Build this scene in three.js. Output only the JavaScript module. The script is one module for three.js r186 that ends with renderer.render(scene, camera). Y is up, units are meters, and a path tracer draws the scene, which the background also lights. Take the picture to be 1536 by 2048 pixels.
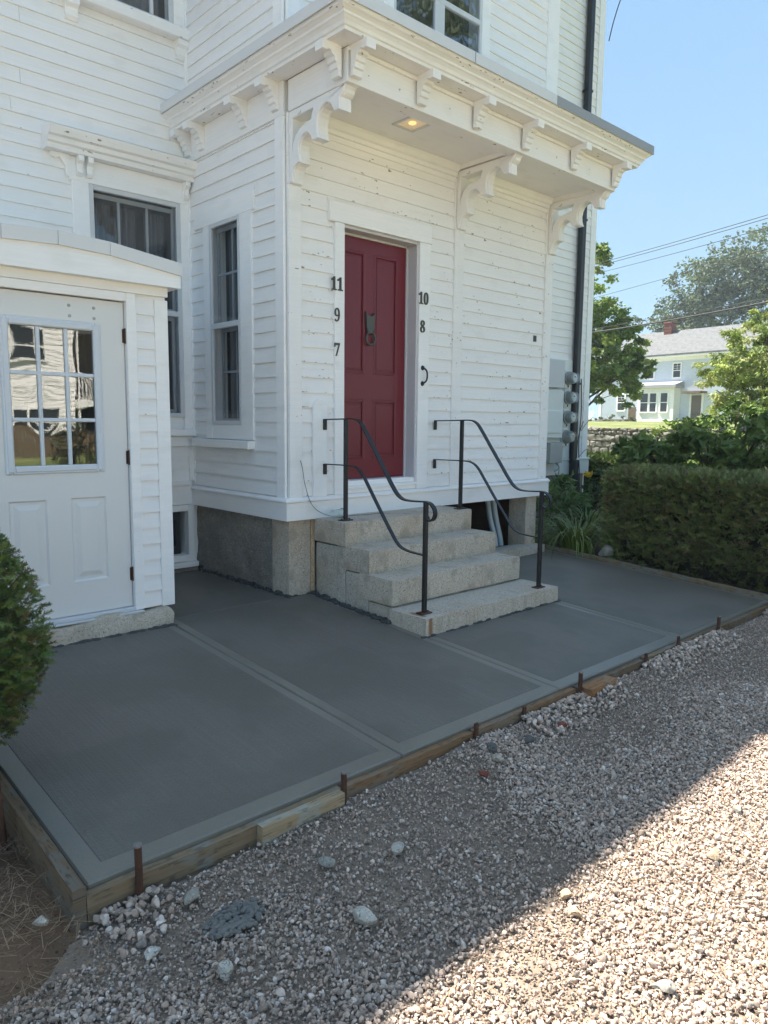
import * as THREE from 'three';
import { mergeGeometries, mergeVertices, toCreasedNormals } from 'three/addons/utils/BufferGeometryUtils.js';
import { FontLoader } from 'three/addons/loaders/FontLoader.js';
import { TextGeometry } from 'three/addons/geometries/TextGeometry.js';
import { RectAreaLightUniformsLib } from 'three/addons/lights/RectAreaLightUniformsLib.js';

// ---------------------------------------------------------------- camera, sky, sun, exposure
const scene = new THREE.Scene();
const camera = new THREE.PerspectiveCamera(69.79, 768 / 1024, 0.05, 800);
camera.position.set(-3.4562, 1.4286, 4.8994);
camera.rotation.order = 'YXZ';
camera.rotation.set(THREE.MathUtils.degToRad(-7.0961), THREE.MathUtils.degToRad(-42.7135), THREE.MathUtils.degToRad(0.5772));
const renderer = new THREE.WebGLRenderer({ antialias: true });
renderer.toneMapping = THREE.LinearToneMapping;
renderer.toneMappingExposure = 3.3;
renderer.shadowMap.enabled = true;
const SUN = new THREE.Vector3(-0.10, 0.86, -0.450).normalize();
{
  const W = 256, H = 128, d = new Float32Array(W * H * 4);
  for (let r = 0; r < H; r++) for (let c = 0; c < W; c++) {
    const up = ((r + 0.5) / H - 0.5) * Math.PI, ro = ((c + 0.5) / W - 0.5) * 2 * Math.PI;
    const y = Math.sin(up), x = Math.cos(ro) * Math.cos(up), z = Math.sin(ro) * Math.cos(up);
    const h = Math.pow(1 - Math.max(0, y), 2.2), cs = x * SUN.x + y * SUN.y + z * SUN.z;
    const g = 0.9 * Math.pow(Math.max(0, cs), 8) + 0.06 * Math.pow(0.5 + 0.5 * cs, 2);
    const k = 1.0, i = (r * W + c) * 4;
    d[i] = k * (0.076 + 0.098 * h + 0.40 * g); d[i + 1] = k * (0.152 + 0.108 * h + 0.40 * g); d[i + 2] = k * (0.268 + 0.05 * h + 0.38 * g); d[i + 3] = 1;
  }
  const t = new THREE.DataTexture(d, W, H, THREE.RGBAFormat, THREE.FloatType);
  t.mapping = THREE.EquirectangularReflectionMapping; t.magFilter = THREE.LinearFilter; t.minFilter = THREE.LinearFilter; t.needsUpdate = true;
  scene.background = t; scene.environment = t;
}
const sun = new THREE.DirectionalLight(new THREE.Color(1.0, 0.93, 0.82), 5.0);
sun.position.copy(SUN).multiplyScalar(60); sun.castShadow = true; sun.shadow.radius = 1;
sun.shadow.mapSize.set(4096, 4096);
Object.assign(sun.shadow.camera, { left: -30, right: 60, top: 50, bottom: -50, near: 1, far: 200 });
scene.add(sun, sun.target);

// ---------------------------------------------------------------- random numbers and noise
let seed = 7;
const rnd = () => { seed = (seed + 0x6d2b79f5) | 0; let t = Math.imul(seed ^ (seed >>> 15), 1 | seed); t = (t + Math.imul(t ^ (t >>> 7), 61 | t)) ^ t; return ((t ^ (t >>> 14)) >>> 0) / 4294967296; };
const rr = (a, b) => a + (b - a) * rnd();
const hash = (x, y, s = 0) => { let h = Math.imul(x, 374761393) ^ Math.imul(y, 668265263) ^ Math.imul(s + 11, 2147483647 ^ 1274126177); h = Math.imul(h ^ (h >>> 13), 1274126177); h ^= h >>> 16; return (h >>> 0) / 4294967296; };
function vn(x, y, px, py, s) {                     // tileable value noise
  const x0 = Math.floor(x), y0 = Math.floor(y), fx = x - x0, fy = y - y0, u = fx * fx * (3 - 2 * fx), v = fy * fy * (3 - 2 * fy);
  const m = (a, p) => ((a % p) + p) % p, a = m(x0, px), b = m(x0 + 1, px), c = m(y0, py), e = m(y0 + 1, py);
  return (hash(a, c, s) * (1 - u) + hash(b, c, s) * u) * (1 - v) + (hash(a, e, s) * (1 - u) + hash(b, e, s) * u) * v;
}
function fbm(x, y, px, py, s, o = 4) { let a = 0.5, t = 0, n = 0; for (let i = 0; i < o; i++) { t += a * vn(x, y, px, py, s + i * 17); n += a; a *= 0.5; x *= 2; y *= 2; px *= 2; py *= 2; } return t / n; }
const n3 = (x, y, z, s = 0) => {                    // 3-D value noise
  const X = Math.floor(x), Y = Math.floor(y), Z = Math.floor(z), f = (t) => t * t * (3 - 2 * t), u = f(x - X), v = f(y - Y), w = f(z - Z);
  const h = (a, b, c) => hash(a + c * 57, b + c * 113, s), L = (a, b, t) => a + (b - a) * t;
  return L(L(L(h(X, Y, Z), h(X + 1, Y, Z), u), L(h(X, Y + 1, Z), h(X + 1, Y + 1, Z), u), v), L(L(h(X, Y, Z + 1), h(X + 1, Y, Z + 1), u), L(h(X, Y + 1, Z + 1), h(X + 1, Y + 1, Z + 1), u), v), w);
};

// ---------------------------------------------------------------- textures
function tex(w, h, f, metres, srgb = true) {        // f(u, v) -> [r, g, b] in 0..1 ; u, v in 0..1
  const d = new Uint8Array(w * h * 4);
  for (let j = 0; j < h; j++) for (let i = 0; i < w; i++) {
    const c = f(i / w, j / h), k = (j * w + i) * 4;
    for (let q = 0; q < 3; q++) d[k + q] = Math.max(0, Math.min(255, Math.round((typeof c === 'number' ? c : c[q]) * 255)));
    d[k + 3] = 255;
  }
  const t = new THREE.DataTexture(d, w, h, THREE.RGBAFormat);
  t.wrapS = t.wrapT = THREE.RepeatWrapping; t.magFilter = THREE.LinearFilter; t.minFilter = THREE.LinearMipmapLinearFilter; t.generateMipmaps = true;
  if (srgb) t.colorSpace = THREE.SRGBColorSpace;
  const [mx, my] = Array.isArray(metres) ? metres : [metres, metres];
  t.repeat.set(1 / mx, 1 / my); t.needsUpdate = true; return t;
}
const mixc = (a, b, t) => [a[0] + (b[0] - a[0]) * t, a[1] + (b[1] - a[1]) * t, a[2] + (b[2] - a[2]) * t];
const sst = (a, b, x) => { const t = Math.max(0, Math.min(1, (x - a) / (b - a))); return t * t * (3 - 2 * t); };
function paintTex(chips, s, base = [0.946, 0.936, 0.926]) {
  return tex(1024, 1024, (u, v) => {
    let c = base.map((b) => b + 0.022 * (fbm(u * 6, v * 6, 6, 6, s, 4) - 0.5) + 0.02 * (vn(u * 10, v * 400, 10, 400, s + 5) - 0.5));
    const stain = sst(0.62, 0.8, fbm(u * 9, v * 16, 9, 16, s + 40, 4)); c = mixc(c, [0.84, 0.825, 0.79], 0.16 * stain);
    const area = sst(0.5, 0.68, fbm(u * 5, v * 5, 5, 5, s + 9, 3)), f = fbm(u * 40, v * 110, 40, 110, s + 21, 3);
    const lap = (v * 2) % 0.25, edge = sst(0.016, 0.02, lap) * sst(0.044, 0.026, lap), th = 0.93 - chips * (0.10 + 0.14 * area) - edge * (0.04 + 0.10 * chips), q = sst(th, th + 0.03, f);
    c = mixc(c, mixc([0.50, 0.47, 0.42], [0.66, 0.63, 0.57], vn(u * 200, v * 200, 200, 200, s)), q);
    const ck = Math.abs(fbm(u * 12, v * 60, 12, 60, s + 60, 3) - 0.5); c = mixc(c, [0.70, 0.68, 0.63], 0.5 * chips * (1 - sst(0, 0.006, ck)) * area);
    return c;
  }, 2);
}
const T = {
  paint: paintTex(0.16, 3), peel: paintTex(0.56, 90), smooth: paintTex(0.0, 200, [0.962, 0.954, 0.946]),
  granite: tex(512, 512, (u, v) => { const g = fbm(u * 60, v * 60, 60, 60, 4, 2), l = fbm(u * 4, v * 4, 4, 4, 8, 4), p = vn(u * 170, v * 170, 170, 170, 31);
    let c = mixc([0.67, 0.64, 0.595], [0.77, 0.745, 0.70], g); c = mixc(c, [0.67, 0.61, 0.535], 0.5 * sst(0.5, 0.75, l)); if (p > 0.80) c = mixc(c, [0.46, 0.44, 0.42], 0.8); if (p < 0.13) c = mixc(c, [0.90, 0.88, 0.85], 0.7);
    return mixc(c, [0.56, 0.53, 0.48], 0.45 * sst(0.58, 0.74, fbm(u * 8, v * 5, 8, 5, 77, 4))); }, 0.8),
  graniteDark: tex(512, 512, (u, v) => { const g = fbm(u * 50, v * 50, 50, 50, 14, 2), l = fbm(u * 5, v * 5, 5, 5, 18, 4), p = vn(u * 180, v * 180, 180, 180, 36);
    let c = mixc([0.43, 0.42, 0.405], [0.56, 0.545, 0.52], g); c = mixc(c, [0.43, 0.425, 0.42], 0.6 * sst(0.45, 0.7, l)); if (p > 0.8) c = mixc(c, [0.30, 0.30, 0.30], 0.7); if (p < 0.1) c = mixc(c, [0.8, 0.79, 0.77], 0.6); return c; }, 0.8),
  graniteRust: tex(1024, 1024, (u, v) => { const g = fbm(u * 150, v * 150, 150, 150, 4, 2), l = fbm(u * 10, v * 10, 10, 10, 8, 4), p = vn(u * 425, v * 425, 425, 425, 31);
    let c = mixc([0.67, 0.64, 0.595], [0.77, 0.745, 0.70], g); c = mixc(c, [0.67, 0.61, 0.535], 0.5 * sst(0.5, 0.75, l)); if (p > 0.80) c = mixc(c, [0.46, 0.44, 0.42], 0.8); if (p < 0.13) c = mixc(c, [0.90, 0.88, 0.85], 0.7);
    const dr = sst(0.56, 0.74, fbm(u * 90, v * 5, 90, 5, 177, 3)) * sst(0.57, 0.6, v) * sst(0.67, 0.64, v); c = mixc(c, [0.52, 0.48, 0.43], 0.22 * dr);
    const e = Math.abs(u - 0.163 - 0.004 * (fbm(v * 30, 3, 64, 64, 9, 2) - 0.5)) / (0.014 + 0.09 * (0.655 - v) * vn(u * 300, 2, 300, 8, 3)), w = sst(1, 0.2, e) * sst(0.565, 0.60, v) * sst(0.662, 0.65, v); return mixc(c, [0.46, 0.30, 0.18], 0.75 * w); }, 2),
  graniteBump: tex(512, 512, (u, v) => 0.6 * fbm(u * 20, v * 20, 20, 20, 24, 4) + 0.4 * vn(u * 150, v * 150, 150, 150, 29), 0.8, false),
  broom: tex(1024, 1024, (u, v) => { const s = 0.55 * vn(u * 230, v * 3, 230, 3, 51) + 0.45 * vn(u * 420, v * 9, 420, 9, 52), g = fbm(u * 5, v * 5, 5, 5, 53, 4), p = vn(u * 210, v * 210, 210, 210, 59);
    let c = mixc([0.35, 0.335, 0.308], [0.46, 0.442, 0.41], 0.36 * s + 0.32 * vn(u * 330, v * 330, 330, 330, 54) + 0.32 * fbm(u * 14, v * 4, 14, 4, 57, 4)); c = mixc(c, [0.36, 0.352, 0.318], 0.7 * sst(0.42, 0.66, g)); if (p > 0.972) c = mixc(c, [0.2, 0.21, 0.21], 0.7); return c; }, 1.6),
  broomBump: tex(1024, 1024, (u, v) => 0.3 * vn(u * 230, v * 3, 230, 3, 51) + 0.2 * vn(u * 420, v * 9, 420, 9, 52) + 0.5 * vn(u * 330, v * 330, 330, 330, 55), 1.6, false),
  trowel: tex(512, 512, (u, v) => mixc([0.425, 0.413, 0.378], [0.48, 0.467, 0.428], 0.6 * fbm(u * 6, v * 6, 6, 6, 61, 4) + 0.4 * vn(u * 200, v * 200, 200, 200, 62)), 1.2),
  wood: tex(512, 512, (u, v) => { const g = fbm(u * 3, v * 60, 3, 60, 71, 3), s = vn(u * 6, v * 180, 6, 180, 73); let c = mixc([0.47, 0.39, 0.30], [0.66, 0.58, 0.47], 0.6 * g + 0.4 * s); c = mixc(c, [0.56, 0.555, 0.53], 0.75 * sst(0.45, 0.58, fbm(u * 9, v * 5, 9, 5, 75, 4))); return mixc(c, [0.30, 0.27, 0.23], 0.5 * sst(0.56, 0.8, fbm(u * 30, v * 60, 30, 60, 78, 3))); }, [1.2, 0.5]),
  dirt: tex(512, 512, (u, v) => { const g = fbm(u * 8, v * 8, 8, 8, 81, 5), p = vn(u * 160, v * 160, 160, 160, 82); let c = mixc([0.46, 0.40, 0.345], [0.58, 0.52, 0.46], g); if (p > 0.8) c = mixc(c, [0.62, 0.58, 0.53], 0.6); if (p < 0.12) c = mixc(c, [0.26, 0.21, 0.17], 0.6); return c; }, 1.1),
  grass: tex(512, 512, (u, v) => { const g = fbm(u * 5, v * 5, 5, 5, 91, 5), b = vn(u * 200, v * 200, 200, 200, 92); return mixc(mixc([0.27, 0.33, 0.15], [0.44, 0.47, 0.24], b), [0.54, 0.50, 0.33], 0.7 * sst(0.45, 0.7, g)); }, 4),
  shingle: tex(512, 512, (u, v) => { const row = Math.floor(v * 14), o = row % 2 ? 0.5 : 0; const k = hash(Math.floor(((u * 10 + o) % 10)), row, 5), e = (v * 14) % 1 < 0.1 ? 0.80 : 1; const b = (0.33 + 0.07 * k + 0.05 * vn(u * 120, v * 120, 120, 120, 6)) * e; return [b * 0.97, b * 0.99, b]; }, 2.2),
  brick: tex(256, 256, (u, v) => { const n = fbm(u * 20, v * 20, 20, 20, 5, 3); return mixc([0.40, 0.22, 0.18], [0.52, 0.31, 0.25], n); }, 0.6),
  rust: tex(256, 256, (u, v) => mixc([0.22, 0.17, 0.15], [0.42, 0.27, 0.19], fbm(u * 10, v * 20, 10, 20, 15, 4)), 0.3),
  bark: tex(256, 256, (u, v) => mixc([0.24, 0.19, 0.15], [0.42, 0.36, 0.29], fbm(u * 24, v * 5, 24, 5, 19, 4)), 0.8),
  wave: tex(256, 256, (u, v) => fbm(u * 3, v * 3, 3, 3, 44, 2), 0.7, false),
  fieldstone: tex(256, 256, (u, v) => mixc([0.40, 0.39, 0.38], [0.58, 0.56, 0.53], fbm(u * 14, v * 14, 14, 14, 95, 4)), 1.2),
};
const std = (o) => new THREE.MeshStandardMaterial(o);
const lin = (r, g, b) => new THREE.Color().setRGB(r, g, b);
const M = {
  paint: std({ map: T.paint, roughness: 0.55 }), peel: std({ map: T.peel, roughness: 0.6 }), trim: std({ map: T.smooth, roughness: 0.5 }),
  metalWhite: std({ color: lin(0.62, 0.63, 0.64), roughness: 0.45 }), flash: std({ color: lin(0.70, 0.70, 0.70), roughness: 0.5, metalness: 0.1 }), flashGrey: std({ color: lin(0.33, 0.34, 0.35), roughness: 0.5, metalness: 0.2 }),
  doorWhite: std({ color: lin(0.74, 0.735, 0.715), roughness: 0.42 }), lite: std({ color: lin(0.66, 0.69, 0.73), roughness: 0.4 }),
  red: std({ color: lin(0.165, 0.014, 0.022), roughness: 0.33, bumpMap: T.broomBump, bumpScale: 0.0006 }), sage: std({ color: lin(0.70, 0.73, 0.70), roughness: 0.6 }),
  iron: std({ color: lin(0.022, 0.023, 0.025), roughness: 0.42, metalness: 0.3 }), bronze: std({ color: lin(0.085, 0.082, 0.07), roughness: 0.5, metalness: 0.5 }), knocker: std({ color: lin(0.10, 0.105, 0.095), roughness: 0.55, metalness: 0.4 }),
  black: std({ color: lin(0.02, 0.022, 0.026), roughness: 0.45 }), castIron: std({ color: lin(0.03, 0.034, 0.032), roughness: 0.75 }),
  glass: new THREE.MeshPhysicalMaterial({ color: lin(0.86, 0.88, 0.9), transmission: 1, thickness: 0, roughness: 0.02, ior: 1.85, bumpMap: T.wave, bumpScale: 0.0008 }),
  glassUp: new THREE.MeshPhysicalMaterial({ color: lin(0.7, 0.75, 0.8), transmission: 1, thickness: 0, roughness: 0.02, ior: 2.7, bumpMap: T.wave, bumpScale: 0.001 }),
  wavy: new THREE.MeshPhysicalMaterial({ color: lin(0.75, 0.8, 0.8), transmission: 1, thickness: 0, roughness: 0.01, ior: 2.8, bumpMap: T.wave, bumpScale: 0.0022 }),
  sash: std({ color: lin(0.40, 0.41, 0.42), roughness: 0.6 }), room: std({ color: lin(0.10, 0.105, 0.11), roughness: 0.9 }), curtain: std({ color: lin(0.17, 0.175, 0.185), roughness: 0.9 }), curtain2: std({ color: lin(0.125, 0.13, 0.14), roughness: 0.9 }),
  granite: std({ map: T.granite, color: lin(1.08, 1.03, 0.97), bumpMap: T.graniteBump, bumpScale: 0.004, roughness: 0.85 }), graniteDark: std({ map: T.graniteDark, color: lin(1.35, 1.30, 1.22), bumpMap: T.graniteBump, bumpScale: 0.012, roughness: 0.9 }),
  graniteRust: std({ map: T.graniteRust, color: lin(1.08, 1.03, 0.97), bumpMap: T.graniteBump, bumpScale: 0.004, roughness: 0.85 }),
  graniteSide: std({ map: T.granite, color: lin(0.98, 0.97, 0.94), bumpMap: T.graniteBump, bumpScale: 0.003, roughness: 0.85 }),
  broom: std({ map: T.broom, bumpMap: T.broomBump, bumpScale: 0.003, roughness: 0.55 }), trowel: std({ map: T.trowel, roughness: 0.33 }), slabSide: std({ color: lin(0.13, 0.135, 0.13), roughness: 0.8 }), mortar: std({ color: lin(0.055, 0.058, 0.058), roughness: 0.7 }),
  wood: std({ map: T.wood, color: lin(0.72, 0.73, 0.71), roughness: 0.85 }), woodWarm: std({ map: T.wood, color: lin(0.70, 0.57, 0.46), roughness: 0.8 }), woodPale: std({ map: T.wood, color: lin(1.2, 1.24, 1.2), roughness: 0.85 }), woodOld: std({ map: T.wood, color: lin(0.55, 0.50, 0.45), roughness: 0.9 }),
  rust: std({ map: T.rust, roughness: 0.8, metalness: 0.3 }), dirt: std({ map: T.dirt, roughness: 1, bumpMap: T.dirt, bumpScale: 0.01 }), grass: std({ map: T.grass, roughness: 1 }), mulch: std({ map: T.dirt, color: lin(0.42, 0.34, 0.28), roughness: 1 }),
  shingle: std({ map: T.shingle, roughness: 0.95 }), brick: std({ map: T.brick, roughness: 0.9 }), bark: std({ map: T.bark, roughness: 0.95 }), fieldstone: std({ map: T.fieldstone, roughness: 0.9 }),
  pipe: std({ color: lin(0.42, 0.50, 0.54), roughness: 0.4 }), paleBox: std({ color: lin(0.58, 0.58, 0.60), roughness: 0.55 }), greyBox: std({ color: lin(0.36, 0.37, 0.36), roughness: 0.55 }), meter: std({ color: lin(0.34, 0.36, 0.35), roughness: 0.35, metalness: 0.4 }), meterFace: std({ color: lin(0.55, 0.57, 0.52), roughness: 0.5 }),
  asphalt: std({ color: lin(0.09, 0.09, 0.092), roughness: 0.95 }), farPaint: std({ map: T.paint, color: lin(0.80, 0.86, 0.95), roughness: 0.7 }), darkWood: std({ color: lin(0.16, 0.13, 0.11), roughness: 0.9 }), wire: std({ color: lin(0.03, 0.03, 0.035), roughness: 0.6 }),
};
M.paint.name = 'white paint'; M.peel.name = 'peeling paint';

// ---------------------------------------------------------------- scene helpers
const used = new Set();
function numbered(n) { let k = n, i = 0; while (used.has(k)) k = n + '_' + String(++i).padStart(3, '0'); used.add(k); return k; }
function tag(o, label, category, group) { o.userData.label = label; o.userData.category = category; if (group) o.userData.group = group; return o; }
function thing(name, label, category, pos = [0, 0, 0], group) { const g = new THREE.Group(); g.name = numbered(name); g.position.set(...pos); scene.add(g); return tag(g, label, category, group); }
function mesh(name, geo, mat, parent) { const m = new THREE.Mesh(Array.isArray(geo) ? merge(geo) : geo, mat); m.name = parent ? name : numbered(name); m.castShadow = m.receiveShadow = true; (parent || scene).add(m); return m; }
function put(name, geo, mat, g) { const m = mesh(name, geo, mat, g); m.position.set(-g.position.x, -g.position.y, -g.position.z); return m; } // world-space geometry under a based thing
function merge(list) { return mergeGeometries(list.map((g) => { let q = g.index ? g.toNonIndexed() : g; for (const k of Object.keys(q.attributes)) if (!['position', 'normal', 'uv'].includes(k)) q.deleteAttribute(k); return q; })); }
function structure(name, geo, mat) { const m = mesh(name, geo, mat); m.userData.kind = 'structure'; return m; }
const V3 = (x, y, z) => new THREE.Vector3(x, y, z);
const FR = (u, v, n) => [u, v, n];                  // front frame: u = x, n = z
const LF = (u, v, n) => [-n, v, u];                 // left frame:  u = z, n = -x
function poly(tris, uvs) {                          // triangles -> flat geometry
  const g = new THREE.BufferGeometry(); g.setAttribute('position', new THREE.BufferAttribute(new Float32Array(tris.flat()), 3));
  g.setAttribute('uv', new THREE.BufferAttribute(new Float32Array(uvs.flat()), 2)); g.computeVertexNormals(); return g;
}
function prism(F, prof, u0, u1, along = 'u', off = [0, 0]) {  // prof: closed list of (n, v), counter-clockwise seen from +u ; extruded from u0 to u1
  if (THREE.ShapeUtils.area(prof.map((p) => new THREE.Vector2(p[0], p[1]))) < 0) prof = [...prof].reverse();
  const P = [], U = [], q = (u, p) => F(u, p[1], p[0]); let s = 0;
  const right = V3(...F(1, 0, 0)).cross(V3(...F(0, 1, 0))).dot(V3(...F(0, 0, 1))) > 0;
  const tri = (a, b, c, ua, ub, uc) => { if (right) { P.push(a, b, c); U.push(ua, ub, uc); } else { P.push(a, c, b); U.push(ua, uc, ub); } };
  for (let i = 0; i < prof.length; i++) {
    const a = prof[i], b = prof[(i + 1) % prof.length], l = Math.hypot(a[0] - b[0], a[1] - b[1]), e = [u0 + off[0], s + off[1]], f = [u1 + off[0], s + off[1]], g = [u1 + off[0], s + l + off[1]], h = [u0 + off[0], s + l + off[1]];
    tri(q(u0, a), q(u1, a), q(u1, b), e, f, g); tri(q(u0, a), q(u1, b), q(u0, b), e, g, h); s += l;
  }
  const tr = THREE.ShapeUtils.triangulateShape(prof.map((p) => new THREE.Vector2(p[0], p[1])), []);
  for (const [a, b, c] of tr) {
    const A = prof[a], B = prof[b], C = prof[c], cw = (B[0] - A[0]) * (C[1] - A[1]) - (B[1] - A[1]) * (C[0] - A[0]) > 0, uv = (p) => [p[0] + off[0], p[1] + off[1]];
    const [x, y, z] = cw ? [A, B, C] : [A, C, B];
    tri(q(u0, x), q(u0, y), q(u0, z), uv(x), uv(y), uv(z)); tri(q(u1, x), q(u1, z), q(u1, y), uv(x), uv(z), uv(y));
  }
  return fixOut(poly(P, U));
}
function fixOut(g) {                                // turn the faces outward (sign of the volume)
  const p = g.attributes.position.array; let vol = 0;
  for (let i = 0; i < p.length; i += 9) vol += p[i] * (p[i + 4] * p[i + 8] - p[i + 5] * p[i + 7]) - p[i + 1] * (p[i + 3] * p[i + 8] - p[i + 5] * p[i + 6]) + p[i + 2] * (p[i + 3] * p[i + 7] - p[i + 4] * p[i + 6]);
  if (vol < 0) { const uv = g.attributes.uv.array; for (let i = 0; i < p.length; i += 9) for (let k = 0; k < 3; k++) { const t = p[i + 3 + k]; p[i + 3 + k] = p[i + 6 + k]; p[i + 6 + k] = t; } for (let i = 0; i < uv.length; i += 6) for (let k = 0; k < 2; k++) { const t = uv[i + 2 + k]; uv[i + 2 + k] = uv[i + 4 + k]; uv[i + 4 + k] = t; } g.computeVertexNormals(); }
  return g;
}
function box(F, u0, u1, v0, v1, n0, n1, ch = 0) {    // box with chamfered edges and uv in metres
  if (u0 > u1) [u0, u1] = [u1, u0]; if (v0 > v1) [v0, v1] = [v1, v0]; if (n0 > n1) [n0, n1] = [n1, n0];
  const lo = [u0, v0, n0], hi = [u1, v1, n1], P = [], U = [], o = [rnd() * 2, rnd() * 2]; ch = Math.min(ch, (u1 - u0) * 0.4, (v1 - v0) * 0.4, (n1 - n0) * 0.4);
  const pt = (sx, sy, sz, keep) => { const s = [sx, sy, sz]; return [0, 1, 2].map((k) => (s[k] > 0 ? hi[k] : lo[k]) - (k === keep || ch === 0 ? 0 : s[k] * ch)); };
  const uvOf = (p, ax) => (ax === 2 ? [p[0] + o[0], p[1] + o[1]] : ax === 0 ? [p[2] + o[0], p[1] + o[1]] : [p[0] + o[0], p[2] + o[1]]);
  const c = [(u0 + u1) / 2, (v0 + v1) / 2, (n0 + n1) / 2], mir = V3(...F(1, 0, 0)).cross(V3(...F(0, 1, 0))).dot(V3(...F(0, 0, 1))) < 0;
  const tri = (a, b, d, ax) => {
    const e = [b[0] - a[0], b[1] - a[1], b[2] - a[2]], f = [d[0] - a[0], d[1] - a[1], d[2] - a[2]], n = [e[1] * f[2] - e[2] * f[1], e[2] * f[0] - e[0] * f[2], e[0] * f[1] - e[1] * f[0]];
    let out = n[0] * (a[0] - c[0]) + n[1] * (a[1] - c[1]) + n[2] * (a[2] - c[2]) > 0; if (mir) out = !out;
    for (const p of out ? [a, b, d] : [a, d, b]) { P.push(F(p[0], p[1], p[2])); U.push(uvOf(p, ax)); }
  };
  const quad = (a, b, d, e, ax) => { tri(a, b, d, ax); tri(a, d, e, ax); };
  for (let k = 0; k < 3; k++) for (const s of [-1, 1]) {
    const [i, j] = [(k + 1) % 3, (k + 2) % 3], m = (a, b) => { const t = []; t[k] = s; t[i] = a; t[j] = b; return pt(...t, k); };
    quad(m(-1, -1), m(1, -1), m(1, 1), m(-1, 1), k);
  }
  if (ch > 0) {
    for (let k = 0; k < 3; k++) { const [i, j] = [(k + 1) % 3, (k + 2) % 3]; for (const a of [-1, 1]) for (const b of [-1, 1]) { const m = (e, keep) => { const t = []; t[k] = e; t[i] = a; t[j] = b; return pt(...t, keep); }; quad(m(-1, i), m(1, i), m(1, j), m(-1, j), i); } }
    for (const a of [-1, 1]) for (const b of [-1, 1]) for (const d of [-1, 1]) tri(pt(a, b, d, 0), pt(a, b, d, 1), pt(a, b, d, 2), 0);
  }
  return poly(P, U);
}
function clap(F, u0, u1, v, e, n) {                 // one clapboard, thick at its lower edge
  const t = 0.0195 + rr(-0.002, 0.002), a = rr(-0.0018, 0.0018), b = rr(-0.0018, 0.0018), o = [rnd() * 2, Math.floor(rnd() * 8) * 0.25];
  const g = prism(F, [[n, v], [n + t, v], [n + 0.005, v + e + 0.004], [n, v + e + 0.004]], u0, u1, 'u', o), p = g.attributes.position;
  for (let i = 0; i < p.count; i++) { const f = F === FR ? (p.getX(i) - u0) / (u1 - u0) : (p.getZ(i) - u0) / (u1 - u0); p.setY(i, p.getY(i) + a + (b - a) * f); }
  return g;
}
function wallCore(F, u0, u1, v0, v1, n0, n1, holes = []) {   // wall with rectangular openings
  const us = [...new Set([u0, u1, ...holes.flatMap((h) => [h[0], h[1]])])].sort((a, b) => a - b), vs = [...new Set([v0, v1, ...holes.flatMap((h) => [h[2], h[3]])])].sort((a, b) => a - b), out = [];
  for (let i = 0; i + 1 < us.length; i++) for (let j = 0; j + 1 < vs.length; j++) { const u = (us[i] + us[i + 1]) / 2, v = (vs[j] + vs[j + 1]) / 2; if (u < u0 || u > u1 || v < v0 || v > v1 || holes.some((h) => u > h[0] && u < h[1] && v > h[2] && v < h[3])) continue; out.push(box(F, us[i], us[i + 1], vs[j], vs[j + 1], n0, n1)); }
  return merge(out);
}
function slope(g) { const p = g.attributes.position; for (let i = 0; i < p.count; i++) p.setY(i, p.getY(i) - 0.03 - 0.06 * Math.max(0, p.getZ(i))); g.computeVertexNormals(); return g; }
function rough(w, h, d, seg, amp, s, r = 0.012, freq = 9) {  // rough-hewn block about its centre
  const g = new THREE.BoxGeometry(w, h, d, ...seg), p = g.attributes.position, uv = [];
  for (let i = 0; i < p.count; i++) {
    let x = p.getX(i), y = p.getY(i), z = p.getZ(i); const nx = g.attributes.normal.getX(i), ny = g.attributes.normal.getY(i);
    uv.push(...(Math.abs(nx) > 0.5 ? [z + s, y + s * 0.7] : Math.abs(ny) > 0.5 ? [x + s, z + s * 0.7] : [x + s, y + s * 0.7]));
    const q = [w / 2 - r, h / 2 - r, d / 2 - r], c = [x, y, z].map((a, k) => Math.max(-q[k], Math.min(q[k], a))), dx = x - c[0], dy = y - c[1], dz = z - c[2], l = Math.hypot(dx, dy, dz) || 1;
    if (l > r) { x = c[0] + dx / l * r; y = c[1] + dy / l * r; z = c[2] + dz / l * r; }
    const f = freq; x += amp * (n3(x * f + s, y * f, z * f, 1) - 0.5 + 0.5 * (n3(x * f * 3 + s, y * f * 3, z * f * 3, 4) - 0.5)); y += amp * (n3(x * f + s, y * f, z * f, 2) - 0.5); z += amp * (n3(x * f + s, y * f, z * f, 3) - 0.5 + 0.5 * (n3(x * f * 3 + s, y * f * 3, z * f * 3, 5) - 0.5));
    p.setXYZ(i, x, y, z);
  }
  g.setAttribute('uv', new THREE.BufferAttribute(new Float32Array(uv), 2)); g.deleteAttribute('normal');
  const a = mergeVertices(g, 1e-5); a.computeVertexNormals(); return toCreasedNormals(a, 0.9);
}
function tube(pts, r, seg = 8, n = 0) { return new THREE.TubeGeometry(new THREE.CatmullRomCurve3(pts.map((p) => V3(...p)), false, 'centripetal'), n || pts.length * 6, r, seg, false); }
function cyl(r0, r1, h, x, y, z, seg = 16) { const g = new THREE.CylinderGeometry(r1, r0, h, seg); g.translate(x, y + h / 2, z); return g; }
function inst(name, geo, mat, list, parent, kind = 'stuff') {        // list of {p, q, s, c}
  const m = new THREE.InstancedMesh(geo, mat, list.length), X = new THREE.Matrix4(); m.name = parent ? name : numbered(name);
  list.forEach((e, i) => { m.setMatrixAt(i, X.compose(e.p, e.q, e.s)); if (e.c) m.setColorAt(i, e.c); });
  m.castShadow = m.receiveShadow = true; if (kind) m.userData.kind = kind; (parent || scene).add(m); return m;
}
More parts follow.
